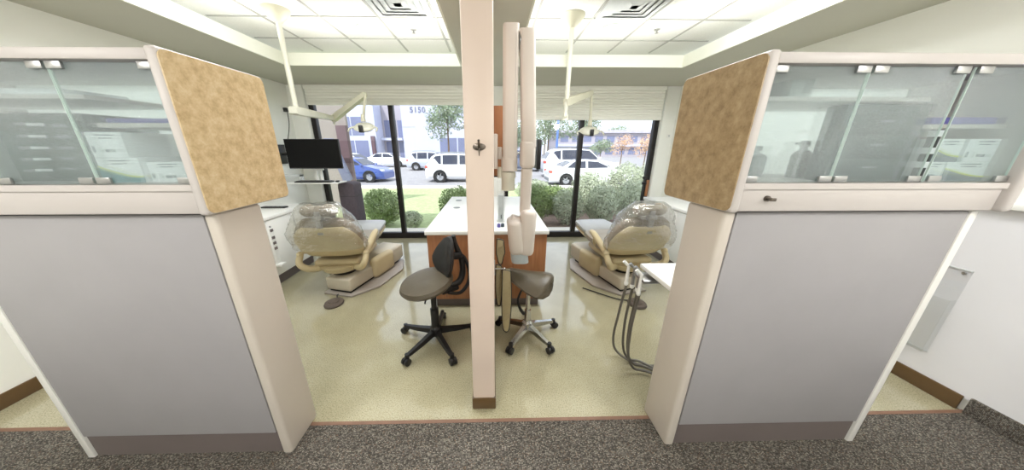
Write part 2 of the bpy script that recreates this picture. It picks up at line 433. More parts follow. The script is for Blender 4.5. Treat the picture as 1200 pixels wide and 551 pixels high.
def shade(x0, x1, zb, label):
    t = thing('pleated_shade', label, 'window blind', ((x0+x1)/2, 4.455, zb))
    MB().box((x0, 4.43, 2.295), (x1, 4.485, 2.348), .006).build('head_rail', 'blind', t, world=True)
    n = max(4, round((2.295-zb-.05)/.036)); poly = []; zt = 2.295; st = (zt-zb-.05)/n
    for k in range(n): poly += [(4.449, zt-k*st), (4.437, zt-(k+.5)*st)]
    poly.append((4.449, zb+.05))
    back = [(y+2*(4.455-y), z) for y, z in reversed(poly)]
    MB().prism(poly+back, 0, x0+.012, x1-.012).build('pleats', 'blind', t, smooth=False, world=True)
    MB().box((x0+.01, 4.432, zb), (x1-.01, 4.478, zb+.05), .008).build('bottom_rail', 'blind', t, world=True)
shade(-2.70, -.32, 2.085, 'cream pleated shade raised to the top of the window behind the television')
shade(.22, 2.585, 1.885, 'longer cream pleated shade lowered over the top of the right-hand window')

# ------------------------------------------------------------------ partitions with glass-door cabinets
def partition(sg, label_p, label_c):
    """sg=-1 left bay, +1 right bay; coordinates are mirrored from a common description, u grows outward"""
    X0 = 1.03 if sg < 0 else .90
    W = 1.02
    x = lambda u: sg*(X0+u)
    p = thing('partition_base', label_p, 'partition', (x(W/2), 1.12, 0))
    MB().box((x(.05), 1.035, .0), (x(W-.035), 1.22, 1.262)).build('core', 'panel', p, smooth=False, world=True)
    MB().box((x(.052), 1.018, .143), (x(W-.036), 1.034, 1.258), .002).build('face_panel', 'panel', p, world=True)
    MB().box((x(.05), 1.026, .0), (x(W-.036), 1.0345, .142)).build('toe_kick', 'toe', p, smooth=False, world=True)
    MB().box((x(0), 1.014, .0), (x(.049), 1.226, 1.262), .014, 3).build('end_panel', 'post', p, world=True)
    MB().box((x(W-.034), 1.014, .0), (x(W), 1.226, 1.262), .006).build('edge_strip', 'white', p, world=True)
    # upper cabinet, cantilevered past the base front and back
    E = X0-.03
    c = thing('glass_door_cabinet', label_c, 'cabinet', (sg*(E+.53), 1.17, 1.265))
    xe = lambda u: sg*(E+u)
    WC = 1.075
    ye0, ye1 = .962, 1.372
    MB().box((xe(.002), ye0, 1.266), (xe(.036), ye1, 1.79), .012, 3).build('end_panel', 'rail', c, world=True)
    poly = []
    for (cy, cz, a0) in ((ye1-.03, 1.79-.03, 0), (ye0+.03, 1.79-.03, 90), (ye0+.03, 1.266+.03, 180), (ye1-.03, 1.266+.03, 270)):
        for k in range(5):
            a = math.radians(a0+k*22.5); poly.append((cy+.024*math.cos(a), cz+.024*math.sin(a)))
    MB().prism(poly, 0, xe(-.001), xe(.004)).build('laminate_facing', 'lam' if sg < 0 else 'lam2', c, smooth=False, world=True)
    MB().box((xe(WC-.036), ye0, 1.266), (xe(WC), ye1, 1.79), .012, 3).build('end_panel', 'rail', c, world=True)
    MB().box((xe(.0365), .975, 1.753), (xe(WC-.0365), 1.37, 1.785), .004).build('top_panel', 'rail', c, world=True)
    MB().box((xe(.0365), .985, 1.268), (xe(WC-.0365), 1.37, 1.372), .006).build('bottom_rail', 'rail', c, world=True)
    MB().box((xe(.0365), .978, 1.352), (xe(WC-.0365), .9845, 1.374)).build('lip', 'rail', c, smooth=False, world=True)
    MB().box((xe(.0365), 1.355, 1.373), (xe(WC-.0365), 1.362, 1.752)).build('back_panel', 'milk', c, smooth=False, world=True)
    # interior shelves, no dividers
    d0, dw = .0375, (WC-.075)/3
    for k in range(3):
        zs = (1.565 if k == 0 else 1.655) if sg < 0 else (1.655 if k < 2 else 1.565)
        MB().box((xe(d0+dw*k+.001), 1.05, zs), (xe(d0+dw*(k+1)-.001), 1.354, zs+.014)).build('shelf', 'rail', c, smooth=False, world=True)
    for k in range(3):
        a, b = d0+dw*k+.003, d0+dw*(k+1)-.003
        if sg > 0 and k == 2: a += .02
        g = MB().box((xe(a), .993, 1.377), (xe(b), .998, 1.749)).build('glass_door', 'frost', c, smooth=False, world=True)
        for q in (a, b): MB().box((xe(q-.0008), .9926, 1.377), (xe(q+.0008), .9984, 1.749)).build('glass_edge', 'edge', g, smooth=False, world=True)
        for zz in (1.377, 1.729):
            for q in ((a+.002, a+.05), (b-.05, b-.002)):
                MB().box((xe(q[0]), .984, zz), (xe(q[1]), .9925, zz+.022), .002).build('hinge', 'steel', g, world=True)
    if sg > 0:
        k = MB(); k.cyl((xe(.145), .978, 1.318), (xe(.145), .985, 1.318), .011); k.cyl((xe(.145), .958, 1.318), (xe(.145), .978, 1.318), .006)
        k.box((xe(.135), .955, 1.312), (xe(.155), .963, 1.324), .002)
        k.build('lock', 'pewter', c, world=True)
    return c
partition(-1, 'pale grey half-height partition carrying the cabinet with the lighter golden-tan end panel',
          'wall cabinet of frosted glass doors with lighter golden-tan mottled end panel')
partition(1, 'pale grey half-height partition beside the clear plastic wall holder',
          'wall cabinet of frosted glass doors with darker brown mottled end panel and small lock')

def carton(name, label, x0, x1, z0, z1, y0=1.10, y1=1.30, style=0, cat='box', group=None):
    c = thing(name, label, cat, ((x0+x1)/2, (y0+y1)/2, z0), group=group)
    MB().box((x0, y0, z0), (x1, y1, z1), .002).build('carton', 'paper', c, world=True)
    w, h = x1-x0, z1-z0; yf = y0-.0012
    P = MB(); n = 8
    if style in (1, 3):     # coloured swoosh along the foot of the face, thin lime line above it
        top = [(x0+w*i/n, z0+h*(.62-.42*math.sin(PI*.5*i/n))) for i in range(n+1)]
        MB().prism([(x0, z0), ]+top+[(x1, z0)], 1, yf, y0+.0008).build('printed_swoosh', 'teal' if style == 1 else 'slate', c, smooth=False, world=True)
        MB().prism(top+[(q[0], q[1]+.006) for q in reversed(top)], 1, yf-.0006, y0+.0008).build('printed_line', 'lime', c, smooth=False, world=True)
    marks = [(x0+w*fx0, z0+h*fz, x0+w*fx1, z0+h*fz+.004) for fx0, fx1, fz in ((.3, .8, .86), (.35, .7, .74))]
    if style in (0, 2): marks += [(x0+w*.42, z0+h*.22, x0+w*.68, z0+h*.22+.010), (x0+w*.06, z0+h*.2, x0+w*.13, z0+h*.45)]
    for q in marks: MB().box((q[0], yf, q[1]), (q[2], y0+.0008, q[3])).build('text_line', 'ink', c, smooth=False, world=True)
    return c
ZB = 1.3735
carton('supply_box', 'white supply box with a teal and lime swoosh behind frosted glass', -1.44, -1.29, ZB, 1.462, 1.06, 1.26, 1)
carton('supply_box', 'plain white supply box on top of the teal swoosh box', -1.44, -1.315, 1.4625, 1.55, 1.06, 1.26, 0)
carton('supply_box', 'low white supply box beside the golden-tan cabinet end panel', -1.265, -1.13, ZB, 1.447, 1.06, 1.24, 2)
t = tag(MB().box((-1.36, 1.07, 1.580), (-1.12, 1.22, 1.596), .004).build('flat_tray', 'purple'), 'flat purple tray lying on the shelf above the teal swoosh box', 'tray')
tag(MB().box((-1.34, 1.08, 1.670), (-1.20, 1.25, 1.72), .004).build('storage_bin', 'midgrey') if False else MB().box((-1.24, 1.25, ZB), (-1.10, 1.34, 1.53), .004).build('storage_bin', 'midgrey'), 'grey storage bin behind the low white supply box near the golden-tan panel', 'box')
t = thing('drawer_organizer', 'dark drawer organizer with pale label tabs behind frosted glass', 'organizer', (-1.63, 1.2, ZB))
MB().box((-1.80, 1.10, ZB), (-1.475, 1.33, 1.615), .004).build('casing', 'dark', t, world=True)
for k, z in enumerate((1.415, 1.455, 1.495, 1.535, 1.575)):
    MB().box((-1.785, 1.096, z-.017), (-1.49, 1.0995, z+.017), .001).build('drawer', 'dark', t, world=True)
    MB().box((-1.72+.012*k, 1.0925, z-.003), (-1.66+.012*k, 1.0955, z+.006)).build('label_tab', 'paper', t, smooth=False, world=True)
k = MB().box((-1.72, 1.07, 1.670), (-1.46, 1.25, 1.69), .004)
tag(k.build('folded_towel', 'paper'), 'folded white towel on the shelf above the dark drawer organizer', 'towel')
tag(MB().box((-1.95, 1.08, ZB), (-1.83, 1.3, 1.56), .01).build('storage_bin', 'lightgrey'), 'pale grey storage bin at the left picture edge beside the dark drawer organizer', 'box')
# right-hand cabinet
def bottle(name, label, x, y, z, r, h, m, cap):
    b = thing(name, label, 'bottle', (x, y, z))
    MB().lathe([(r*.2, 0), (r, .002), (r, h*.62), (r*.85, h*.70), (r*.38, h*.78), (r*.38, h*.84)], n=20).build('bottle_body', m, b)
    MB().lathe([(r*.5, h*.842), (r*.5, h*.97), (r*.44, h)], n=16).build('cap', cap, b)
    MB().box((-r*1.1, -.009, h*.90), (-.3*r, .009, h*.955), .003).build('nozzle', cap, b)
bottle('pump_bottle', 'tall dark pump bottle behind frosted glass', 1.295, 1.165, ZB, .031, .15, 'black', 'black')
bottle('pump_bottle', 'shorter dark pump bottle beside the tall one and the brown end panel', 1.17, 1.25, ZB, .048, .13, 'midgrey', 'midgrey')
tag(MB().box((1.10, 1.1, 1.67), (1.185, 1.3, 1.735), .004).build('storage_bin', 'lightgrey'), 'small pale bin on the shelf above the dark pump bottles', 'box')
t = thing('drawer_organizer', 'big dark organizer filling the middle frosted glass bay of the cabinet with small lock', 'organizer', (1.39, 1.2, ZB))
MB().box((1.262, 1.035, ZB), (1.57, 1.10, 1.645), .004).build('casing', 'dark', t, world=True)
for z in (1.42, 1.50, 1.58):
    MB().box((1.272, 1.0305, z-.036), (1.56, 1.0345, z+.036), .001).build('drawer', 'dark', t, world=True)
    MB().box((1.39, 1.0265, z+.004), (1.44, 1.0295, z+.010)).build('label_tab', 'midgrey', t, smooth=False, world=True)
carton('supply_box', 'white supply box with a slate swoosh, upper of the stack beside the door gap', 1.645, 1.762, 1.4455, 1.528, 1.04, 1.26, 3)
carton('supply_box', 'white supply box under the slate swoosh box beside the door gap', 1.64, 1.728, ZB, 1.445, 1.04, 1.26, 2)
carton('supply_box', 'plain white supply box next to the right end of the cabinet, upper one', 1.78, 1.90, 1.4455, 1.528, 1.04, 1.26, 0)
carton('supply_box', 'slate swoosh supply box next to the right end of the cabinet, lower one', 1.735, 1.90, ZB, 1.445, 1.04, 1.26, 3)
tag(MB().box((1.63, 1.06, 1.580), (1.88, 1.3, 1.604), .004).build('flat_tray', 'purple'), 'flat purple tray on the shelf above the white supply boxes at the right edge', 'tray')
t = tag(MB().box((1.615, 1.02, ZB), (1.629, 1.045, 1.56), .002).build('striped_strip', 'black'), 'narrow black strip with white bands seen in the gap between two glass doors', 'strip')
for z in (1.425, 1.475, 1.535): MB().box((1.614, 1.0185, z), (1.630, 1.0465, z+.022)).build('white_band', 'paper', t, smooth=False)

# ------------------------------------------------------------------ hook on the post, divider-wall fittings
t = thing('coat_hook', 'metal coat hook screwed to the white post', 'hook', (-.054, 1.249, 1.50))
MB().lathe([(.002, 0), (.021, .0), (.019, .006), (.008, .009)], (0, 0, 0), axis=1, n=24, sx=1.35, sy=.75).build('mounting_plate', 'pewter', t).matrix_local = Matrix.Rotation(PI, 4, 'Z')
MB().tube([(0, -.008, -.038), (0, -.014, -.02), (0, -.016, 0), (0, -.030, .016), (0, -.046, .026)], .004, 8, rs=[.0015, .003, .005, .005, .005]).build('prong', 'pewter', t)

t = thing('upper_cabinet', 'narrow orange-brown wooden upper cabinet behind the white post', 'cabinet', (-.01, 2.5, 1.28))
MB().box((-.11, 2.215, 1.28), (.089, 2.75, 1.79), .003).build('carcass', 'wood', t, world=True)
MB().box((-.10, 2.22, 1.27), (.08, 2.74, 1.2795)).build('bottom_edge', 'frame', t, smooth=False, world=True)
MB().box((-.11, 2.201, 1.27), (-.02, 2.2145, 1.79)).build('mounting_cleat', 'wood', t, smooth=False, world=True)

# X-ray unit: bracket on the divider wall, two folded arms, yoke and tube head
t = thing('dental_xray_unit', 'blush white folded dental x-ray arm and tube head beside the post', 'x-ray machine', (.0105, 1.95, 1.50))
k = MB(); k.box((.0112, 1.86, 1.36), (.04, 2.08, 1.58), .008); k.box((.04, 1.89, 1.42), (.07, 1.99, 1.50), .008)
k.build('mounting_bracket', 'xray', t, world=True)
YX = 1.90
def bar(m, a, b, w, d, bev=.02):
    """rounded rectangular bar from a to b, w wide across x, d deep along y"""
    a, b = V(a), V(b); dx = (b-a); n = max(2, 2)
    rings = []
    for p in (a, b):
        ring = []
        for (cx, cy, a0) in ((w/2-bev, d/2-bev, 0), (-w/2+bev, d/2-bev, 90), (-w/2+bev, -d/2+bev, 180), (w/2-bev, -d/2+bev, 270)):
            for q in range(4):
                an = math.radians(a0+q*30); ring.append(p+V((cx+bev*math.cos(an), cy+bev*math.sin(an), 0)))
        rings.append(ring)
    m.loft(rings); return m
bar(MB(), (.121, YX, 1.42), (.118, YX, 2.175), .092, .10).build('lower_arm', 'xray', t, world=True)
bar(MB(), (.245, YX, 1.50), (.213, YX, 2.150), .092, .10).build('upper_arm', 'xray', t, world=True)
MB().cyl((.166, YX-.0, 2.10), (.178, YX, 2.10), .045).build('top_joint', 'steel', t, world=True)
for x_, z0, z1 in ((.118, 1.48, 2.12),):
    MB().box((x_+.028, YX-.0515, z0), (x_+.030, YX-.049, z1)).build('seam', 'rail', t, smooth=False, world=True)
k = MB(); k.cyl((.118, YX, 1.345), (.118, YX, 1.425), .055); k.ball((.118, YX, 1.42), (.055, .055, .03)); k.build('elbow', 'xray', t, world=True)
k = MB(); k.cyl((.112, YX, 1.215), (.112, YX, 1.34), .046); k.cyl((.112, YX, 1.30), (.112, YX, 1.335), .052)
k.cyl((.112-.055, YX, 1.30), (.112-.055, YX, 1.37), .02); k.build('pivot_sleeve', 'offwhite', t, world=True)
MB().box((.06, YX-.01, 1.43), (.07, YX+.02, 1.45)).build('bracket_arm', 'xray', t, smooth=False, world=True)
k = MB(); k.box((.19, YX-.055, 1.36), (.288, YX+.055, 1.545), .03, 3); k.build('forearm_elbow', 'xray', t, world=True)
k = MB(); bar(k, (.232, YX, 1.06), (.238, YX, 1.36), .072, .075, .018); k.build('forearm', 'xray', t, world=True)
hd = MB()
hd.box((.195, YX-.085, .745), (.305, YX+.06, 1.085), .035, 3, RY(.04), (.25, YX, .9)); hd.build('yoke', 'xray', t, world=True)
hd = MB(); hd.box((.115, YX-.095, .755), (.218, YX+.10, 1.015), .035, 3, RY(-.10), (.165, YX, .9)); hd.box((.13, YX-.05, .98), (.22, YX+.05, 1.03), .015, 2, RY(.35), (.17, YX, 1.0))
hd.build('tube_head', 'xray', t, world=True)
hd = MB(); bar(hd, (.205, YX-.01, .69), (.190, YX, .82), .125, .14, .04); hd.build('collimator_cone', 'xgrey', t, world=True)

# lead apron on a rack arm
t = thing('lead_apron', 'khaki quilted lead apron with black binding hanging beside the white post', 'apron', (.06, 1.69, .74))
def flap(x0, x1, z0, z1, y, th, name, bulge=.008):
    rings = []
    outline = [(x0, z1), (x0+.1*(x1-x0), z1+.01), (x1-.1*(x1-x0), z1), (x1, z1-.03), (x1+.006, (z0+z1)/2), (x1-.004, z0+.05), (x1-.3*(x1-x0), z0), (x0+.3*(x1-x0), z0+.004), (x0+.004, z0+.05), (x0-.003, (z0+z1)/2)]
    MB().prism(outline, 1, y-th/2, y+th/2, .004).build(name, 'apron', t, world=True)
    k = MB(); k.tube([(p[0], y-th/2, p[1]) for p in outline]+[(outline[0][0], y-th/2, outline[0][1])], .0032, 6, smooth=3); k.build('binding', 'black', t, world=True)
    n = 9; q = MB()
    for i in range(1, n):
        zz = z0+.06+(z1-z0-.1)*i/n; q.tube([(x0+.006, y-th/2-.001, zz-.012), (x1-.006, y-th/2-.001, zz+.012)], .0022, 5, smooth=0)
    q.build('stitching', 'apron', t, world=True)
flap(.03, .078, .745, .915, 1.71, .022, 'back_flap')
flap(.066, .124, .24, .715, 1.665, .026, 'front_flap')
flap(.024, .064, .43, .735, 1.70, .02, 'collar_flap')
t = thing('apron_rack', 'small chrome rack arm on the divider wall holding the apron', 'rack', (.011, 1.645, .737))
MB().box((.0115, 1.62, .70), (.018, 1.67, .79), .002).build('plate', 'steel', t, world=True)
k = MB(); k.cyl((.018, 1.638, .740), (.072, 1.638, .740), .005); k.ball((.079, 1.638, .740), .009, 2); k.build('arm', 'chrome', t, world=True)

# ------------------------------------------------------------------ centre island
t = thing('island_cabinet', 'orange-brown wooden island cabinet with white top between the bays', 'cabinet', (-.05, 3.2, 0))
MB().box((-.585, 2.335, .10), (.495, 4.06, .752), .004).build('carcass', 'wood', t, world=True)
MB().box((-.55, 2.385, 0), (.45, 4.0, .099)).build('toe_kick', 'toe', t, smooth=False, world=True)
MB().box((-.60, 2.318, .753), (.51, 4.09, .79), .006).build('worktop', 'white', t, world=True)
for x0 in (-.44, -.10): MB().box((x0, 2.329, .13), (x0+.004, 2.3345, .73)).build('panel_joint', 'toe', t, smooth=False, world=True)
gm = None
for i, (gx, gy, lb) in enumerate(((-.43, 3.30, 'nearer'), (-.46, 3.78, 'farther'))):
    g = thing('grommet', 'round grey cable grommet set in the white island top, %s one' % lb, 'grommet', (gx, gy, .7905))
    MB().lathe([(.028, 0), (.042, 0), (.042, .003), (.030, .004)], n=24).build('ring', 'midgrey', g)
    MB().lathe([(.001, .0005), (.027, .0005), (.027, .002), (.001, .002)], n=20).build('cap', 'slate', g)
# things on the island right of the wall
t = thing('glove_dispenser', 'tall clear wall dispenser standing on the island beside the post', 'dispenser', (.09, 2.64, .7905))
k = MB(); k.box((.048, 2.60, .791), (.128, 2.68, .80)); k.box((.048, 2.60, .80), (.054, 2.68, 1.19)); k.box((.122, 2.60, .80), (.128, 2.68, 1.19)); k.box((.054, 2.674, .80), (.122, 2.68, 1.19)); k.box((.054, 2.60, .80), (.122, 2.606, 1.10))
k.build('clear_case', 'acrylic', t, smooth=False, world=True)
MB().box((.062, 2.612, .802), (.114, 2.67, 1.06), .004).build('white_insert', 'lightgrey', t, world=True)
MB().box((.085, 2.5985, .83), (.093, 2.6, .87)).build('slot', 'black', t, smooth=False, world=True)
for i, (bx, by, mm, lb) in enumerate(((.062, 2.44, 'purple', 'small purple roll on the island in front of the clear dispenser'), (.098, 2.45, 'slate', 'small dark blue roll on the island beside the purple one'))):
    b = thing('tape_roll', lb, 'roll', (bx, by, .791))
    MB().lathe([(.006, 0), (.016, 0), (.016, .03), (.006, .03)], n=18).build('roll', mm, b)
    MB().lathe([(.0005, .001), (.0055, .001), (.0055, .034), (.0005, .034)], n=12).build('core', 'black', b)
t = thing('side_monitor', 'thin black monitor seen edge-on above the island', 'monitor', (.46, 2.95, 1.28))
MB().box((.448, 2.80, 1.285), (.487, 3.14, 1.57), .006).build('casing', 'black', t, world=True)
MB().box((.4865, 2.81, 1.295), (.489, 3.13, 1.56)).build('screen', 'screen', t, smooth=False, world=True)
k = MB(); k.tube([(.095, 2.70, 1.44), (.22, 2.86, 1.44), (.448, 2.96, 1.44)], .012, 8, 4); k.box((.0895, 2.67, 1.40), (.098, 2.73, 1.48)); k.build('bracket_arm', 'steel', t, world=True)

# ------------------------------------------------------------------ side base cabinets
def base_cab(label, sg):
    if sg < 0: xb, xf, y0, y1, ztop = XL+.003, -2.37, 2.45, 3.55, .80
    else: xb, xf, y0, y1, ztop = XR-.016, 2.24, 2.42, 3.95, .80
    t = thing('base_cabinet', label, 'cabinet', ((xb+xf)/2, (y0+y1)/2, 0))
    i = .02*sg
    MB().box((xb, y0, .13), (xf+i, y1, ztop-.037)).build('carcass', 'white', t, smooth=False, world=True)
    MB().box((xb, y0, 0), (xf+.075*sg, y1-.03, .129)).build('toe_kick', 'toe', t, smooth=False, world=True)
    MB().box((xb, y0-.01, ztop-.036), (xf-.012*sg, y1+.012, ztop), .006).build('countertop', 'white', t, world=True)
    n = 3 if sg < 0 else 4; w = (y1-y0)/n
    for k in range(n):
        a, b = y0+w*k+.003, y0+w*(k+1)-.003
        if k < n-1 or sg < 0:
            d = MB().box((xf+i*.99, a, .14), (xf, b, ztop-.043), .002).build('door', 'white', t, world=True)
            if k: MB().box((xf-.002*sg, a+.02, .60), (xf-.018*sg, a+.03, .70), .002).build('handle', 'steel', d, world=True)
        else:
            for z0, z1 in ((.14, .42), (.426, .60), (.606, ztop-.043)):
                MB().box((xf+i*.99, a, z0), (xf, b, z1), .002).build('drawer', 'white', t, world=True)
    return t
base_cab('white base cabinet along the wall with the television', -1)
base_cab('white base cabinet behind the chair beside the brown-panelled partition', 1)
t = thing('remote_control', 'flat black remote lying on the white counter under the golden-tan panel', 'remote', (-2.62, 3.30, .8005))
MB().box((-.14, -.035, 0), (.14, .035, .016), .004).build('body', 'black', t)
for k in range(5): MB().box((-.12+.05*k, -.02, .0162), (-.09+.05*k, .02, .019), .001).build('button', 'midgrey', t)
# narrow dispenser of small items on the cabinet's door side
t = thing('wall_caddy', 'slim white caddy with dark slots on the base cabinet door', 'caddy', (-2.36, 2.84, .3))
MB().box((-2.368, 2.80, .28), (-2.345, 2.86, .68), .004).build('back', 'white', t, world=True)
for z in (.64, .56, .50, .44): MB().box((-2.344, 2.81, z), (-2.338, 2.85, z+.03), .002).build('slot', 'toe', t, world=True)
MB().box((-2.3675, 2.79, .25), (-2.30, 2.87, .2795), .004).build('ledge', 'white', t, world=True)

# ------------------------------------------------------------------ dental chairs
def dental_chair(label, loc, rz, base_rz, mirror):
    t = thing('dental_chair', label, 'dental chair', loc, rz)
    q = base_rz-rz; R = RZ(q)
    s = -1 if mirror else 1
    f = lambda x: s*x
    def rbox(m, a, b, bev, seg=2): return m.box(a, b, bev, seg, R, (0, 0, 0))
    # floor plate: narrow at the back, flaring on the open side
    poly = [(f(-.17), -.03), (f(.17), -.03), (f(.32), .24), (f(.32), .70), (f(.16), .98), (f(-.17), .98)]
    k = MB(); tmp = MB().prism(poly, 2, 0.001, .022, .005); 
    for v in tmp.bm.verts: v.co = R @ v.co
    tmp.build('floor_plate', 'plate', t)
    k = MB(); rbox(k, (-.15, .0, .045), (.15, .95, .185), .02, 3); k.build('base_cover', 'beige', t)
    k = MB(); rbox(k, (-.13, .02, .022), (.13, .9, .046), .003); k.build('base_skirt', 'black', t)
    k = MB(); rbox(k, (-.155, .58, .06), (.155, 1.0, .25), .03, 3); k.build('front_cover', 'beige', t)
    k = MB(); rbox(k, (f(.10), .36, .03), (f(.20), .74, .27), .045, 3); k.build('side_flange', 'cream', t)
    k = MB(); k.cyl((0, .20, .18), (0, .20, .205), .12, .12, 28); k.cyl((0, .22, .205), (0, .25, .33), .085, .10, 24); k.build('lift_column', 'black', t)
    # seat pan, yoke arms
    k = MB(); k.box((-.23, .05, .30), (.23, .66, .375), .035, 3); k.cyl((0, .16, .245), (0, .16, .31), .17, .21, 28); k.build('seat_pan', 'cream', t)
    for e in (-1, 1):
        k = MB()
        k.tube([(e*.12, .14, .275), (e*.25, .02, .30), (e*.315, -.02, .37), (e*.325, .03, .44)], .03, 10, 5, rs=[.035, .035, .032, .03]); k.build('yoke_arm', 'cream', t)
        k = MB(); k.ball((e*.325, .035, .455), (.032, .035, .032)); k.build('pivot_knob', 'cream', t)
        a = MB()
        a.tube([(e*.31, .10, .45), (e*.325, .18, .515), (e*.325, .32, .565), (e*.315, .42, .575)], .035, 12, 6, rs=[.026, .034, .034, .026]); a.build('armrest', 'cream', t)
        a = MB(); a.tube([(e*.305, .34, .55), (e*.28, .40, .45), (e*.20, .42, .345)], .018, 10, 5); a.build('armrest_post', 'cream', t)
    # cushions
    def pad(name, m, path, wid, th, n=12):
        """soft slab swept along path [(y,z)] with per-station width"""
        rings = []
        for i, ((y, z), w) in enumerate(zip(path, wid)):
            a, b = path[max(i-1, 0)], path[min(i+1, len(path)-1)]
            d = V((0, b[0]-a[0], b[1]-a[1])).normalized(); nrm = V((0, -d.z, d.y))
            e = .55 if i in (0, len(path)-1) else 1
            ring = []
            for j in range(20):
                an = 2*PI*j/20; cx, cz = math.cos(an), math.sin(an)
                sx = math.copysign(abs(cx)**.45, cx); sz = math.copysign(abs(cz)**.6, cz)
                ring.append(V((sx*w*(.93 if e < 1 else 1), y, z))+nrm*(sz*th/2*e))
            rings.append(ring)
        return MB().loft(rings).build(name, m, t)
    pad('seat_cushion', 'uphol', [(.12, .44), (.16, .435), (.35, .42), (.60, .435), (.72, .455), (.76, .46)], [.24, .26, .265, .265, .26, .25], .10)
    pad('leg_rest', 'uphol_sheen', [(.74, .475), (.77, .478), (.95, .495), (1.10, .50), (1.15, .50)], [.24, .25, .245, .225, .20], .07)
    pad('leg_rest_shell', 'cream', [(.70, .415), (.74, .418), (.92, .436), (1.06, .446), (1.10, .45)], [.235, .245, .24, .225, .20], .05)
    pad('back_cushion', 'uphol', [(.14, .46), (.10, .50), (.055, .60), (.01, .70), (-.03, .80), (-.045, .84)], [.25, .28, .315, .315, .25, .20], .10)
    # hard shell on the back of the backrest, wide below, tapering to the neck
    rings = []
    for z, w, y, d in ((.415, .20, .095, .02), (.43, .265, .065, .035), (.50, .315, .025, .05), (.60, .325, -.02, .06), (.68, .295, -.06, .06), (.745, .235, -.085, .05), (.77, .19, -.09, .03)):
        ring = []
        for j in range(24):
            an = 2*PI*j/24; cx, cz = math.cos(an), math.sin(an)
            sx = math.copysign(abs(cx)**.6, cx)
            ring.append(V((sx*w, y-abs(cx)**2*-.035+cz*d*.5-.02, z)))
        rings.append(ring)
    MB().loft(rings).build('back_shell', 'cream', t)
    k = MB(); k.box((-.028, -.125, .70), (.028, -.098, .93), .008); k.cyl((-.04, -.115, .86), (.04, -.115, .86), .026); k.build('headrest_bracket', 'steel', t)
    h = MB()
    h.ball((-.085, -.07, .93), (.085, .065, .062), 3); h.ball((.085, -.07, .93), (.085, .065, .062), 3); h.ball((0, -.06, .92), (.10, .06, .058), 3)
    h.box((-.10, -.115, .88), (.10, -.06, .96), .025, 3)
    h.build('headrest', 'uphol', t)
    # crumpled plastic cover over headrest and top of the backrest
    base = []
    NP = 72
    for z, w, y0, y1 in ((.985, .11, -.12, .0), (.992, .15, -.14, .03), (.95, .20, -.16, .05), (.88, .245, -.165, .08), (.80, .295, -.16, .09), (.70, .335, -.15, .12), (.60, .355, -.125, .15), (.52, .35, -.10, .175)):
        ring = []
        for j in range(NP):
            an = 2*PI*j/NP; cx, cz = math.cos(an), math.sin(an)
            sx = math.copysign(abs(cx)**.7, cx)
            ring.append((V((sx*w, (y0+y1)/2+cz*(y1-y0)/2, z)), V((cx, cz, .3)).normalized()))
        base.append(ring)
    rings = []
    off = V((loc[0]*3, 0, 0))
    for a, b in zip(base, base[1:]):
        for q_ in range(7):
            tt = q_/7; ring = []
            for (u, nu), (w_, nw) in zip(a, b):
                p = u.lerp(w_, tt)
                f1 = noise.noise(V((p.x*9, p.y*9, p.z*7))+off); f2 = 1-2*abs(noise.noise(V((p.x*20, p.y*20, p.z*13))+off*2)); f3 = 1-2*abs(noise.noise(p*46+off))
                ring.append(p+nu*(f1*.028+f2*.012+f3*.006))
            rings.append(ring)
    m = MB(); R_ = [[m.bm.verts.new(p) for p in r] for r in rings]
    for a, b in zip(R_, R_[1:]):
        for i in range(NP): m.bm.faces.new((a[i], a[(i+1) % NP], b[(i+1) % NP], b[i]))
    m.bm.faces.new(R_[0][::-1])
    o = m.build('plastic_cover', 'film', t, ang=180)
    return t
dental_chair('dental chair under a plastic cover near the television', (-1.63, 2.62, 0), math.radians(4), math.radians(-15), False)
dental_chair('dental chair under a plastic cover behind the white delivery tray', (1.50, 2.60, 0), math.radians(6), math.radians(16), True)

def pedal(label, x, y, cord):
    t = thing('foot_pedal', label, 'foot pedal', (x, y, 0))
    MB().lathe([(.0, .001), (.094, .001), (.098, .012), (.09, .026), (.0, .038)], n=28, sx=.9, sy=1).build('disc', 'pedalm', t)
    MB().lathe([(.0, .0365), (.05, .034), (.046, .04), (.0, .044)], n=20).build('cap', 'pedalm', t)
    MB().tube(cord, .006, 8, 6).build('cord', 'black', t)
pedal('round dark foot pedal on the floor near the television-side chair', -1.585, 2.43, [(-.01, .085, .014), (-.03, .12, .03), (-.02, .135, .034)])
pedal('round dark foot pedal on the floor beyond the hanging hoses', 1.44, 2.36, [(-.06, .06, .014), (-.14, .08, .012), (-.26, .17, .012), (-.44, .33, .012)])

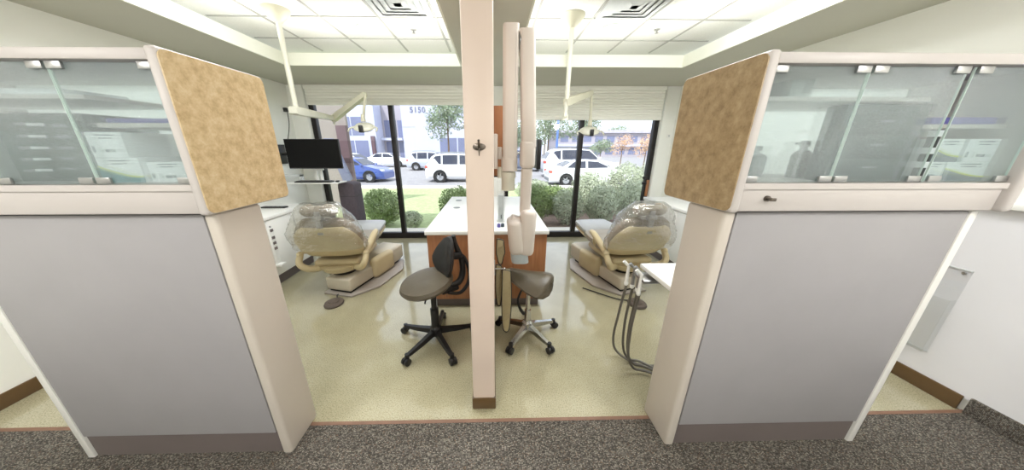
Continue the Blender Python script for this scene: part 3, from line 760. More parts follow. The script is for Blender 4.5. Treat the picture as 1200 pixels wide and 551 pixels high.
# ------------------------------------------------------------------ stools
def castor_base(t, c, angs, r, m_leg, z_hub):
    MB().lathe([(.0, z_hub-.03), (.045, z_hub-.03), (.045, z_hub+.03), (.03, z_hub+.045), (.0, z_hub+.045)], c, n=20).build('hub', m_leg, t)
    for a in angs:
        d = V((math.cos(a), math.sin(a), 0)); n_ = V((-d.y, d.x, 0)); c_ = V(c)
        rings = []
        for k, (s_, w, zt, zb) in enumerate(((.03, .026, z_hub+.02, z_hub-.02), (r*.55, .021, z_hub-.002, z_hub-.034), (r-.012, .018, .082, .062))):
            p = c_+d*s_
            rings.append([p+n_*w+V((0, 0, zb)), p+n_*w*.7+V((0, 0, zt)), p-n_*w*.7+V((0, 0, zt)), p-n_*w+V((0, 0, zb))])
        L = MB().loft(rings).build('leg', m_leg, t, ang=25)
        e = c_+d*r
        k = MB(); k.cyl(e+V((0, 0, .05)), e+V((0, 0, .085)), .016)
        for q in (-1, 1):
            o = e+n_*q*.014+d*.012
            k.cyl(o+V((0, 0, .028))-n_*.010, o+V((0, 0, .028))+n_*.010, .027, .027, 18)
        k.box(e+V((-.014, -.014, .03)), e+V((.014, .014, .06)), .006)
        k.build('castor', 'black', L)

t = thing('assistant_stool', 'taupe round stool with black backrest and black five-star base', 'stool', (-.455, 1.865, 0))
base_angs = [math.atan2(y-1.865, x+.455) for x, y in ((-.73, 1.97), (-.62, 1.615), (-.30, 1.625), (-.185, 1.96), (-.455, 2.17))]
castor_base(t, (0, 0, 0), base_angs, .295, 'black', .10)
k = MB(); k.cyl((0, 0, .14), (0, 0, .30), .032, .032); k.cyl((0, 0, .30), (0, 0, .47), .021, .024); k.build('gas_column', 'black', t)
ROT = RZ(math.radians(38))
def rb(k, name, m, **kw):
    for v in k.bm.verts: v.co = ROT @ v.co
    return k.build(name, m, t, **kw)
k = MB(); k.box((-.10, -.09, .455), (.12, .09, .485), .01); k.box((.05, -.06, .42), (.20, .06, .456), .012); rb(k, 'seat_mechanism', 'black')
rot = RY(math.radians(-11)); 
k = MB().lathe([(.0, .487), (.12, .487), (.192, .500), (.203, .522), (.190, .545), (.12, .552), (.0, .545)], (-.03, .02, 0), n=44, sx=1.0, sy=.98)
for v in k.bm.verts: v.co = V((-.05, 0, .5))+rot @ (v.co-V((-.05, 0, .5)))
rb(k, 'seat', 'saddle')
# backrest: heart-shaped pad on a curved frame
k = MB()
ring0 = []
for j in range(28):
    a = 2*PI*j/28; y = math.cos(a); z = math.sin(a)
    w = .140*(1-.25*max(0, z)) ; hz = .175 if z > 0 else .135
    ring0.append((y*w, z*hz))
rings = []
for xo, sc in ((.115, .3), (.105, .8), (.118, .98), (.138, 1.0), (.150, .85), (.152, .3)):
    rings.append([V((xo+(zz*sc)*.20+.09*(yy*sc/.1)**2*-.25, yy*sc-.01, .685+zz*sc)) for yy, zz in ring0])
k.loft(rings); rb(k, 'backrest', 'black')
k = MB()
k.tube([(.10, -.01, .445), (.22, -.01, .46), (.265, -.01, .54), (.255, -.01, .66), (.23, -.01, .73), (.205, -.01, .80), (.195, -.01, .86)], .02, 10, 6, rs=[.022, .026, .026, .022, .022, .020, .017]); rb(k, 'back_bar', 'black')
k = MB(); k.tube([(.10, .04, .43), (.20, .05, .40), (.285, .04, .46), (.30, .03, .56), (.28, .0, .66), (.24, -.01, .70)], .014, 8, 6); k.tube([(.10, -.06, .43), (.20, -.07, .40), (.285, -.06, .46), (.30, -.05, .56), (.28, -.02, .66), (.24, -.01, .70)], .014, 8, 6); rb(k, 'support_frame', 'black')
k = MB(); k.tube([(.16, -.01, .72), (.20, -.03, .70), (.24, -.02, .70)], .03, 10, 4); rb(k, 'adjuster', 'black')
MB().tube([(0, -.07, .47), (-.02, -.14, .46), (-.02, -.17, .45)], .006, 8, 4).build('lever', 'black', t)

t = thing('saddle_stool', 'olive-taupe saddle stool with chrome star base and black castors', 'stool', (.285, 1.925, 0))
castor_base(t, (0, 0, 0), [math.atan2(y-1.925, x-.285) for x, y in ((.148, 1.735), (.43, 1.715), (.535, 2.02), (.085, 2.045), (.32, 2.17))], .255, 'chrome', .10)
k = MB(); k.cyl((0, 0, .14), (0, 0, .24), .028, .026); k.cyl((0, 0, .24), (0, 0, .49), .017); k.build('gas_column', 'chrome', t)
k = MB(); k.box((-.09, -.07, .47), (.09, .07, .50), .01); k.build('seat_mechanism', 'black', t)
k = MB(); k.tube([(-.06, -.05, .45), (-.09, -.08, .38), (-.07, -.08, .30), (-.04, -.07, .25)], .009, 8, 5, rs=[.008, .009, .012, .014]); k.build('lever', 'black', t)
# saddle seat: narrow horn at one end, wide drooping wings at the other
th = math.radians(-14)
sec_ = [(-.205, .030, .575, .01), (-.195, .052, .580, .018), (-.15, .085, .588, .03), (-.08, .125, .582, .055), (0, .165, .575, .085), (.07, .188, .575, .105), (.125, .185, .578, .105), (.165, .155, .575, .085), (.185, .10, .562, .05), (.19, .05, .552, .02)]
rings = []
for u, w_, zr, dr in sec_:
    ring = []
    for j in range(15):
        q = -1+2*j/14; ring.append((u-.03*abs(q)**2*(u > .1), q*w_, zr-dr*abs(q)**1.8))
    for j in range(15):
        q = 1-2*j/14; ring.append((u, q*w_*.93, zr-.02-dr*abs(q)**1.8-.035*(1-abs(q)**4)))
    rings.append([RZ(th) @ V(p) for p in ring])
k = MB().loft(rings); k.build('seat', 'saddle', t, ang=70)

# ------------------------------------------------------------------ delivery unit at the right partition
t = thing('delivery_unit', 'white dental delivery tray unit beside the brown-panelled partition', 'delivery unit', (1.2, 1.42, 0))
MB().box((.935, 1.245, .772), (1.42, 1.575, .80), .005).build('tray_top', 'white', t, world=True)
MB().box((1.02, 1.30, .72), (1.40, 1.545, .771), .01).build('control_head', 'lightgrey', t, world=True)
k = MB(); k.cyl((1.30, 1.42, .06), (1.30, 1.42, .70), .04); k.build('column', 'offwhite', t, world=True)
MB().box((1.16, 1.27, .012), (1.46, 1.57, .06), .012).build('foot', 'offwhite', t, world=True)
MB().box((.885, 1.42, .735), (1.03, 1.545, .752), .004).build('holder_bar', 'steel', t, world=True)
hps = [(.875, 1.585, .93, 1.75), (.895, 1.545, .99, 1.62), (.905, 1.50, 1.02, 1.60), (.89, 1.455, 1.03, 1.56)]
for i, (hx, hy, lx, ly) in enumerate(hps):
    k = MB(); k.cyl((hx-.004, hy, .66), (hx-.004, hy, .78), .011, .009, 14); k.cyl((hx-.004, hy, .775), (hx-.035, hy+.01, .805), .009, .011, 12); h = k.build('handpiece', 'steel' if i in (1, 2) else 'white', t, world=True)
    k = MB(); k.ball((hx-.004, hy, .655), (.014, .014, .02), 2); k.build('hose_collar', 'white', h, world=True)
    k = MB()
    if i == 0: pts = [(hx, hy, .64), (hx+.0, hy+.04, .40), (hx+.01, hy+.08, .16), (.93, 1.66, .04), (1.03, 1.57, .015), (1.16, 1.54, .02)]
    else: pts = [(hx, hy, .64), (hx+.005, hy+.03, .38), (hx+.03, hy+.05, .16), (hx+.08, hy+.045, .045), (hx+.16, hy+.03, .03), (1.16, 1.50-.03*i, .03)]
    k.tube(pts, .0085, 8, 8); k.build('hose', 'hose', t, world=True)

# ------------------------------------------------------------------ television side
t = thing('television', 'black wall-mounted television in front of the window and side wall', 'television', (-2.40, 3.92, 1.40))
k = MB(); k.box((-2.765, 3.90, 1.215), (-2.045, 3.93, 1.60), .006); k.build('casing', 'black', t, world=True)
MB().box((-2.755, 3.8975, 1.232), (-2.055, 3.8995, 1.592)).build('screen', 'screen', t, smooth=False, world=True)
k = MB(); k.box((-2.5, 3.931, 1.33), (-2.3, 3.95, 1.47), .004); k.tube([(-2.4, 3.95, 1.40), (-2.6, 4.10, 1.40), (-2.94, 4.05, 1.40)], .018, 8, 3); k.box((-2.949, 3.95, 1.27), (-2.925, 4.13, 1.53), .004); k.build('wall_arm', 'black', t, world=True)
t = thing('monitor_shelf', 'white bracket shelf under the television', 'shelf', (-2.42, 3.95, 1.03))
MB().box((-2.78, 3.82, 1.018), (-2.10, 4.06, 1.032), .004).build('shelf_board', 'white', t, world=True)
k = MB(); k.box((-2.50, 4.00, 1.033), (-2.47, 4.03, 1.19), .004); k.box((-2.43, 4.00, 1.033), (-2.40, 4.03, 1.19), .004); k.box((-2.52, 4.0, 1.185), (-2.38, 4.04, 1.212), .004); k.build('uprights', 'white', t, world=True)
k = MB(); k.box((-2.949, 3.96, 1.10), (-2.66, 4.00, 1.13), .004); k.box((-2.70, 3.96, 1.0325), (-2.66, 4.0, 1.13), .004); k.build('side_bracket', 'lightgrey', t, world=True)
t = thing('keyboard', 'slim black keyboard on the white shelf under the television', 'keyboard', (-2.45, 3.885, 1.0325))
MB().box((-.24, -.06, 0), (.24, .06, .018), .004).build('case', 'black', t)
for r_ in range(4): MB().box((-.225, -.048+.026*r_, .0182), (.225, -.026+.026*r_, .023), .002).build('key_row', 'keys', t)
t = thing('computer_mouse', 'black mouse beside the keyboard on the white shelf', 'mouse', (-2.145, 3.90, 1.0325))
MB().ball((0, 0, .013), (.026, .04, .0125), 3).build('body', 'black', t)
t = thing('wall_outlet', 'white outlet plate with black plug on the wall above the television', 'outlet', (XL+.001, 4.30, 2.0))
MB().box((0, -.04, -.055), (.008, .04, .055), .003).build('plate', 'white', t)
MB().box((.009, -.022, -.028), (.055, .022, .028), .006).build('plug', 'black', t)
MB().tube([(.05, 0, -.03), (.05, -.02, -.20), (.09, -.18, -.42), (.10, -.25, -.52)], .005, 6, 6).build('cord', 'black', t)
t = thing('data_outlet', 'white data outlet plate on the wall nearer the golden-tan panel', 'outlet', (XL+.001, 3.72, 1.86))
MB().box((0, -.035, -.055), (.008, .035, .055), .003).build('plate', 'white', t)
MB().tube([(.012, 0, -.02), (.03, .02, -.12), (.025, .05, -.40), (.03, .12, -.56)], .004, 6, 6).build('cord', 'lightgrey', t)
t = thing('wall_switch', 'small white switch plate on the window pier beside the brown panel', 'switch', (2.74, YW-.1015, 1.66))
MB().box((-.035, -.008, -.03), (.035, 0, .03), .003).build('plate', 'white', t)
MB().box((-.012, -.013, -.012), (.012, -.0085, .012), .002).build('rocker', 'lightgrey', t)
# upright dark fabric thing by the window
t = thing('floor_bin', 'tall dark mauve rounded bin standing between the chair and the window', 'bin', (-2.14, 4.2, 0))
pr = []
for (cx, cz, a0) in ((-.055, .95, 90), (.055, .95, 0)):
    pass
outl = [(-.115, .02), (-.115, .93)]+[(-.065+.05*math.cos(math.radians(a)), .95+.05*math.sin(math.radians(a))) for a in (160, 135, 110, 90)]+[(.065+.05*math.cos(math.radians(a)), .95+.05*math.sin(math.radians(a))) for a in (90, 65, 40, 15)]+[(.115, .02)]
MB().prism(outl, 1, -.13, .13, .012, 3).build('body', 'mauve', t)
MB().box((-.10, -.115, 0), (.10, .115, .019), .004).build('foot', 'black', t)
k = MB(); k.box((-.118, -.134, .80), (.118, .134, .806)); k.build('lid_seam', 'black', t, smooth=False)

# ------------------------------------------------------------------ ceiling-mounted dental lights
def ceiling_light(label, cx, cy, p1, p2, p3, head, left):
    t = thing('dental_light', label, 'dental light', (cx, cy, ZC))
    MB().lathe([(.0, ZC-.001), (.125, ZC-.001), (.122, ZC-.02), (.09, ZC-.065), (.045, ZC-.105), (.034, ZC-.115), (.0, ZC-.115)], (cx, cy, 0), n=36).build('canopy', 'ivory', t, world=True)
    k = MB(); k.cyl((cx, cy, p1[2]-.03), (cx, cy, ZC-.11), .026); k.build('pole', 'offwhite', t, world=True)
    if left:
        # broad flat arm from the pole toward the window
        d = (V(p2)-V(p1)).normalized(); n_ = V((-d.y, d.x, 0)).normalized(); up = V((0, 0, 1)); rings = []
        for p, w, h in ((V(p1)-d*.07, .04, .03), (V(p1)-d*.05, .05, .042), (V(p1)+d*.08, .05, .042), (V(p2)-d*.02, .032, .028), (V(p2), .026, .02)):
            rings.append([p+n_*w-up*h, p+n_*w+up*h*.8, p+n_*w*.6+up*h, p-n_*w*.6+up*h, p-n_*w+up*h*.8, p-n_*w-up*h])
        MB().loft(rings).build('swing_arm', 'offwhite', t, world=True)
    else:
        k = MB(); k.cyl((p1[0], p1[1], p1[2]-.16), (p1[0], p1[1], p1[2]-.03), .022); k.cyl((p1[0], p1[1], p1[2]-.22), (p1[0], p1[1], p1[2]-.15), .04, .026); k.box((p1[0]-.03, p1[1]-.05, p1[2]-.19), (p1[0]+.01, p1[1]-.03, p1[2]-.15), .006); k.build('swing_arm', 'offwhite', t, world=True)
    # rising spring arm
    a, b = V(p2), V(p3); d = (b-a).normalized(); n_ = V((-d.y, d.x, 0)).normalized(); up = d.cross(n_)*-1
    if up.z < 0: up = -up
    rings = []
    for p, w, h in ((a-d*.02, .03, .036), (a+d*.01, .034, .042), (b-d*.04, .026, .03), (b, .02, .022)):
        rings.append([p+n_*w-up*h, p+n_*w+up*h*.8, p+n_*w*.6+up*h, p-n_*w*.6+up*h, p-n_*w+up*h*.8, p-n_*w-up*h])
    MB().loft(rings).build('spring_arm', 'ivory', t, world=True)
    if left: MB().cyl((p2[0], p2[1], p2[2]-.08), (p2[0], p2[1], p2[2]-.03), .016).build('arm_joint', 'offwhite', t, world=True)
    h = V(head)
    k = MB(); k.cyl(b-V((0, 0, .0)), V((h.x, h.y, h.z+.10)), .014, .018); k.cyl(V((h.x, h.y, h.z+.07)), V((h.x, h.y, h.z+.16)), .032, .022); k.build('drop_stem', 'ivory', t, world=True)
    hr = RX(math.radians(28))
    k = MB().lathe([(.0, .055), (.03, .055), (.09, .040), (.125, .012), (.128, -.004), (.10, -.018), (.0, -.022)], n=32, sx=1.05, sy=.8)
    for v in k.bm.verts: v.co = h+hr @ v.co
    k.build('lamp_head', 'offwhite', t, world=True)
    k = MB().lathe([(.0, -.0225), (.085, -.0225), (.09, -.03), (.0, -.034)], n=28, sx=1.05, sy=.8)
    for v in k.bm.verts: v.co = h+hr @ v.co
    k.build('reflector', 'steel', t, world=True)
    for e in (-1, 1):
        k = MB(); k.tube([h+hr @ V((e*.12, 0, .01)), h+hr @ V((e*.17, -.03, .005)), h+hr @ V((e*.175, -.09, -.005))], .011, 8, 5); k.build('handle', 'offwhite', t, world=True)
    k = MB(); k.box(h+V((-.022, -.13, -.065)), h+V((.022, -.085, .02)), .006); k.build('switch_box', 'black', t, world=True)
    return t
ceiling_light('ceiling-mounted dental light with wide swing arm above the television', -2.13, 3.31, (-2.13, 3.31, 1.875), (-2.18, 4.14, 1.875), (-1.56, 3.80, 2.125), (-1.63, 3.80, 1.735), True)
ceiling_light('ceiling-mounted dental light in front of the window with parked white SUV and sedan', .85, 3.38, (.845, 3.38, 2.01), (.845, 3.38, 1.98), (1.30, 3.90, 2.17), (1.33, 3.95, 1.70), False)

# ceiling fittings
def cdiff(label, x0, x1, y0, y1):
    t = thing('ceiling_air_diffuser', label, 'air vent', ((x0+x1)/2, (y0+y1)/2, ZC-.007))
    cx, cy, w = (x0+x1)/2, (y0+y1)/2, (x1-x0)/2
    for i in range(4):
        a, b = w*(1-.22*i), w*(1-.22*i-.20); z0, z1 = ZC-.0076, ZC-.018
        k = MB()
        ring = lambda r, z: [(cx-r, cy-r, z), (cx+r, cy-r, z), (cx+r, cy+r, z), (cx-r, cy+r, z)]
        k.loft([ring(a, z0), ring(b, z1), ring(b-.004, z1), ring(a-.008, z0)]); k.build('louvre', 'lightgrey', t, smooth=False, world=True)
    MB().box((x0, y0, ZC-.0072), (x1, y1, ZC-.0062)).build('back_plate', 'midgrey', t, smooth=False, world=True)
cdiff('square ceiling air diffuser above the television-side bay', -1.165, -.60, 2.88, 3.445)
cdiff('square ceiling air diffuser above the saddle-stool bay', 1.105, 1.67, 2.88, 3.445)
for x, y, lb in ((-1.42, 3.72, 'round flush ceiling speaker in the television-side bay'), (1.38, 3.66, 'round flush ceiling speaker in the saddle-stool bay')):
    t = thing('ceiling_speaker', lb, 'speaker', (x, y, ZC-.001))
    MB().lathe([(.085, 0), (.105, 0), (.100, -.010), (.085, -.008)], n=32).build('ring', 'lightgrey', t)
    MB().lathe([(.0, -.001), (.084, -.001), (.084, -.005), (.0, -.006)], n=28).build('grille', 'white', t)
for x, y, lb in ((-.90, 3.78, 'small sprinkler head on the ceiling of the television-side bay'), (1.93, 3.72, 'small sprinkler head on the ceiling of the saddle-stool bay')):
    t = thing('ceiling_sprinkler', lb, 'sprinkler', (x, y, ZC-.001))
    MB().lathe([(.0, 0), (.035, 0), (.03, -.008), (.008, -.010), (.008, -.035), (.0, -.035)], n=20).build('escutcheon', 'steel', t)
    MB().lathe([(.0, -.036), (.02, -.036), (.02, -.039), (.0, -.039)], n=16).build('deflector', 'steel', t)

# cove tubes hidden behind the fascias, and lamps over the corridor
def cove(name, label, a, b):
    t = tag(MB().cyl(a, b, .013, n=10).build(name, 'tube'), label, 'light', 'fluorescent tubes in the ceiling coves'); return t
CL = 'fluorescent tube lying in the ceiling cove behind the cream fascia'
for a, b in (((-2.20, 3.56), (-.40, 3.56)), ((.34, 3.56), (2.10, 3.56)), ((-2.34, 2.1), (-2.34, 3.4)), ((2.24, 2.1), (2.24, 3.4))):
    cove('cove_tube', CL, (a[0], a[1], ZS+.056), (b[0], b[1], ZS+.056))
for a, b in (((-.20, 2.3), (-.20, 3.4)), ((.14, 2.3), (.14, 3.4))):
    cove('cove_tube', CL, (a[0], a[1], ZS+.056), (b[0], b[1], ZS+.056))
def area(loc, sx, sy, e, rot=(0, 0, 0), col=(1, .97, .92)):
    l = bpy.data.lights.new('lamp', 'AREA'); l.shape = 'RECTANGLE'; l.size = sx; l.size_y = sy; l.energy = e; l.color = col
    o = bpy.data.objects.new('lamp', l); C.objects.link(o); o.location = loc; o.rotation_euler = rot; return o
for i, (x, y) in enumerate(((-2.3, -.3), (-.75, -.3), (.75, -.3), (2.1, -.3))):
    t = thing('corridor_light', 'recessed ceiling light over the carpeted corridor', 'light', (x, y, ZS-.001), group='recessed lights over the corridor')
    k = MB(); k.box((-.32, -.32, -.012), (.32, -.29, 0)); k.box((-.32, .29, -.012), (.32, .32, 0)); k.box((-.32, -.29, -.012), (-.29, .29, 0)); k.box((.29, -.29, -.012), (.32, .29, 0)); k.build('frame', 'white', t, smooth=False)
    MB().box((-.289, -.289, -.008), (.289, .289, -.002)).build('diffuser', 'diffuser', t, smooth=False)
    MB().lathe([(.0, -.013), (.22, -.013), (.20, -.07), (.12, -.11), (.0, -.12)], n=28).build('fill_lens', 'diffuser', t)  # unseen glowing lens, added to brighten the upper walls
    area((x, y, ZS-.16), .4, .4, (10, 9, 5, 7)[i])
    pl = bpy.data.lights.new('lamp', 'POINT'); pl.energy = (30, 14, 12, 31)[i]; pl.shadow_soft_size = .09; pl.color = (1, .97, .93)  # added point fill that lifts the walls above the cabinets
    po = bpy.data.objects.new('lamp', pl); C.objects.link(po); po.location = (x, y, ZS-.24)
for (x, y) in ((-1.48, 2.05), (.85, 2.05), (1.60, 2.05), (-.75, 2.05)):
    area((x, y, ZC-.02), .5, .9, 24, col=(.97, .985, 1))  # fill lights with no fixture, put in to brighten the bays

# clear holder on the right wall
t = thing('brochure_holder', 'clear plastic brochure holder on the white wall beside the partition', 'holder', (XR-.013, 1.5, .25))
k = MB(); x1 = XR-.0125
k.box((x1-.004, 1.385, .25), (x1-.0005, 1.70, .81), .001); k.box((x1-.045, 1.385, .25), (x1-.041, 1.70, .62), .001); k.box((x1-.041, 1.385, .25), (x1-.0045, 1.70, .254)); k.box((x1-.041, 1.385, .2545), (x1-.0045, 1.389, .62)); k.box((x1-.041, 1.696, .2545), (x1-.0045, 1.70, .62))
k.build('pocket', 'acrylic', t, smooth=False, world=True)
for y, z in ((1.41, .79), (1.67, .79)): MB().cyl((x1-.012, y, z), (x1-.0045, y, z), .008, n=12).build('mounting_screw', 'steel', t, world=True)
for z in (.25, .81): MB().box((x1-.006, 1.385, z-.004), (x1-.0005, 1.70, z+.002)).build('polished_edge', 'lightgrey', t, smooth=False, world=True)

# ------------------------------------------------------------------ outdoors
GZ0 = lambda y: (-.12-.08*(y-4.65)/1.35 if y < 6 else -.2-.35*(y-6)/8.3)
k = MB(); k.prism([(YW+.1, -.35), (YW+.1, -.12), (6, -.2), (14.3, -.55), (14.3, -.9), (YW+.1, -.9)], 0, -30, 30)
struct(k.build('lawn', 'grass', smooth=False))
sbox('kerb', 'concrete', (-30, 14.3, -.9), (30, 15.3, -.53), .02)
sbox('parking_lot', 'asphalt', (-60, 15.3, -.9), (60, 90, -.6))
LOT = -.60

k = MB(); k.prism([(5.05, GZ0(5.05)+.006), (9.6, GZ0(9.6)+.006), (9.6, GZ0(9.6)-.1), (5.05, GZ0(5.05)-.1)], 0, .35, 7.2)
struct(k.build('ground_mulch', 'mulch', smooth=False))
def car(name, label, cat, x, y, rz, L, W, H, paint, kind='suv'):
    """x axis forward; lofted body, separate windows, lamps and four wheels"""
    t = thing(name, label, cat, (x, y, LOT+.001), rz)
    if kind == 'suv':
        prof = [(0, .44), (.006, .54), (.02, .62), (.085, .89), (.13, .965), (.25, 1.0), (.5, .99), (.60, .955), (.735, .62), (.78, .60), (.93, .53), (.985, .43), (1, .36)]
        belt = .60
    else:
        prof = [(0, .45), (.01, .58), (.03, .66), (.13, .72), (.26, .93), (.35, .99), (.5, 1.0), (.58, .96), (.73, .68), (.78, .655), (.93, .55), (.985, .45), (1, .36)]
        belt = .655
    hw = W/2
    def T(u):
        for (a, za), (b, zb) in zip(prof, prof[1:]):
            if u <= b: return (za+(zb-za)*(u-a)/(b-a))*H
        return prof[-1][1]*H
    def w(u):
        e = min(u, 1-u)
        return hw*(.86+.14*min(1, e/.10)**.6)
    def sec(u):
        top = T(u); B = min(top, belt*H); ww = w(u); zb = .13*H
        cab = ww*(.97-.22*max(0, (top-B))/(.38*H))
        half = [(0, zb), (.88*ww, zb), (ww, zb+.10*H), (ww*1.0, .4*B+.6*zb+.1), (.97*ww, B-.01*H), (cab+(.97*ww-cab)*.12, top-.05*(top-B)-.01*H), (cab*.9, top-.004), (0, top)]
        return half
    us = [0, .006, .02, .05, .085, .13, .18, .25, .37, .5, .60, .665, .735, .78, .86, .93, .985, 1]
    rings = []
    for u in us:
        h = sec(u); xx = (u-.5)*L
        rings.append([V((xx, q[0], q[1])) for q in h]+[V((xx, -q[0], q[1])) for q in h[-2:0:-1]])
    MB().loft(rings).build('body', paint, t, ang=30)
    def side_y(u, z):
        h = sec(u)
        for (ya, za), (yb, zb) in zip(h[3:7], h[4:7]):
            if za <= z <= zb+1e-6: return ya+(yb-ya)*(z-za)/max(1e-6, zb-za)
        return h[4][0]
    def win(poly, name='side_window'):
        for e in (-1, 1):
            m = MB(); P_ = [V(((u-.5)*L, e*(side_y(u, z*H)+.004), z*H)) for u, z in poly]; Q_ = [p-V((0, e*.02, 0)) for p in P_]
            m.loft([P_, Q_]); m.build(name, 'cglass', t, smooth=False)
    if kind == 'suv':
        win([(.075, .66), (.135, .90), (.215, .935), (.215, .635)]); win([(.235, .63), (.235, .94), (.43, .945), (.43, .63)]); win([(.455, .63), (.455, .945), (.585, .92), (.685, .70), (.69, .63)])
        ws, rw = (.615, .725), (.028, .08)
    else:
        win([(.20, .70), (.285, .92), (.42, .945), (.42, .685)]); win([(.445, .685), (.445, .945), (.565, .92), (.675, .75), (.68, .70)])
        ws, rw = (.595, .72), (.15, .25)
    for nm, (a, b), up in (('windshield', ws, 1), ('rear_window', rw, 1)):
        pa, pb = sec(a), sec(b)
        hi, lo = (a, b) if T(a) > T(b) else (b, a)
        nx = (1 if nm == 'windshield' else -1)
        yh, yl = sec(hi)[6][0]*.95, sec(lo)[4][0]*.88
        P_ = [V(((hi-.5)*L+nx*.012, yh, T(hi)-.0)), V(((hi-.5)*L+nx*.012, -yh, T(hi))), V(((lo-.5)*L+nx*.012, -yl, T(lo)+.012)), V(((lo-.5)*L+nx*.012, yl, T(lo)+.012))]
        m = MB(); m.loft([[p+V((0, 0, .006)) for p in P_], [p-V((nx*.03, 0, .02)) for p in P_]]); m.build(nm, 'cglass', t, smooth=False)
    r = .205*H if kind == 'suv' else .225*H
    for u in (.195, .80):
        for e in (-1, 1):
            cx_, cy_ = (u-.5)*L, e*(hw-.09)
            a = MB(); a.lathe([(r*1.0, -.05), (r*1.17, -.05), (r*1.17, .012), (r*1.0, .012)], (cx_, e*(hw-.004), r*1.02), n=28, axis=1, ring=True); a.build('wheel_arch', 'black', t)
            wh = MB().lathe([(r*.62, -.10), (r*.94, -.10), (r, -.07), (r, .07), (r*.94, .10), (r*.62, .10)], (cx_, cy_+e*.035, r), n=28, axis=1, ring=True).build('wheel', 'tyre', t)
            m = MB(); m.lathe([(.0, -.02), (r*.64, -.02), (r*.64, .02), (.0, .02)], (cx_, cy_+e*.07, r), n=28, axis=1)
            for q in range(5):
                an = 2*PI*q/5; d = V((math.cos(an), 0, math.sin(an))); o = V((cx_, cy_+e*.095, r)); n_ = V((-d.z, 0, d.x))*.03
                m.loft([[o-n_, o+n_, o+n_+V((0, e*.02, 0)), o-n_+V((0, e*.02, 0))], [o+d*r*.58-n_*.8, o+d*r*.58+n_*.8, o+d*r*.58+n_*.8+V((0, e*.02, 0)), o+d*r*.58-n_*.8+V((0, e*.02, 0))]])
            m.build('rim', 'rimm', wh)
    for e in (-1, 1):
        MB().box((-.5*L+.0, e*(hw*.60), .50*H), (-.5*L+.16, e*(hw*.93), .585*H), .02).build('tail_light', 'tail', t)
        MB().box((.5*L-.24, e*(hw*.55), .44*H), (.5*L-.05, e*(hw*.9), .52*H), .03).build('headlight', 'headl', t)
        MB().box((.21*L-.05, e*(hw*.98), .64*H), (.21*L+.06, e*(hw+.17), .72*H), .03).build('mirror', paint, t)
        if kind == 'suv':
            m = MB(); m.tube([(-.36*L, e*hw*.62, 1.0*H), (-.33*L, e*hw*.62, 1.03*H), (.03*L, e*hw*.62, 1.03*H), (.07*L, e*hw*.62, .985*H)], .018, 6, 3); m.build('roof_rail', 'midgrey', t)
    MB().box((-.5*L-.01, -hw*.75, .16*H), (-.5*L+.1, hw*.75, .30*H), .03).build('bumper', 'midgrey', t)
    return t
car('parked_suv', 'white parked SUV nearest the white post, seen through the television-side window', 'car', -1.75, 18.05, 0, 4.65, 1.84, 1.72, 'cwhite')
car('parked_suv', 'silver-white parked SUV with roof rails farther back behind the white SUV near the post', 'car', -5.65, 27.1, 0, 4.45, 1.82, 1.68, 'csilver')
car('parked_car', 'blue parked car with its nose beside the television', 'car', -8.75, 18.2, math.radians(-4), 4.4, 1.8, 1.48, 'cblue', 'sedan')
car('parked_car', 'white parked car behind the blue car', 'car', -11.7, 24.0, math.radians(-6), 4.6, 1.82, 1.62, 'cwhite', 'sedan')
car('parked_car', 'white low sedan far back left of the dark window mullion', 'car', -11.4, 31.5, 0, 4.6, 1.8, 1.5, 'cwhite', 'sedan')
car('parked_car', 'white parked sedan with red tail lamp in front of the big white SUV', 'car', 5.60, 16.35, 0, 4.75, 1.84, 1.42, 'cwhite', 'sedan')
car('parked_suv', 'big long white SUV behind the white sedan with red tail lamp', 'car', 6.35, 20.6, 0, 5.4, 2.0, 2.0, 'cwhite')
car('parked_suv', 'slate-coloured SUV mostly hidden behind the tail of the big white SUV', 'car', 2.35, 25.8, 0, 4.8, 1.88, 1.85, 'cslate')

def shrub(name, label, x, y, z0, rx, rz_, n, size, lm, cat='bush', group=None):
    t = thing(name, label, cat, (x, y, z0), group=group)
    MB().leaves((0, 0, rz_), (rx, rx, rz_), n, size).build('foliage', lm, t, smooth=False)
    m = MB()
    for q in range(7):
        a = q*2*PI/7+.3; m.tube([(0, 0, -.02), (math.cos(a)*rx*.3, math.sin(a)*rx*.3, rz_*.6), (math.cos(a)*rx*.62, math.sin(a)*rx*.62, rz_*1.25)], .012, 5, 3)
    m.build('stems', 'twig', t)
    return t
GZ = lambda y: -.12-.08*(y-4.65)/1.35 if y < 6 else -.2-.35*(y-6)/8.3
def sh(label, x, y, rx, rz_, n=2200, size=.035, lm='leaf', name='round_bush'): return shrub(name, label, x, y, GZ(y)+.005, rx, rz_, n, size, lm)
sh('big round green bush behind the dark mullion near the television-side chair', -2.42, 6.02, .42, .42, 5200, .026)
sh('small grey-green bush between the mullion and the island', -1.72, 5.75, .22, .19, 1800, .024, 'leaf2')
sh('bright green bush behind the white island top', -.80, 6.35, .46, .42, 4500, .028)
sh('dark green bush between the x-ray head and the mullion', .96, 6.15, .37, .46, 4500, .028)
sh('grey-green bush right behind the right-hand mullion', 1.72, 6.05, .35, .42, 4200, .027, 'leaf2')
sh('pale grey-green bush behind the leg rest of the delivery-tray chair', 2.45, 5.98, .35, .46, 4200, .027, 'leaf2')
sh('pale bush at the far jamb of the right-hand window', 3.2, 6.2, .37, .50, 4200, .027, 'leaf2')
sh('low green bush in the second row left of the mullion', 1.62, 7.3, .42, .40, 4000, .03)
sh('pale bush in the second row nearest the mullion below the big white SUV', 2.72, 7.6, .50, .58, 4800, .03, 'leaf2')
sh('tall pale bush in the second row below the distant long building', 3.95, 8.1, .56, .68, 5000, .031, 'leaf2')
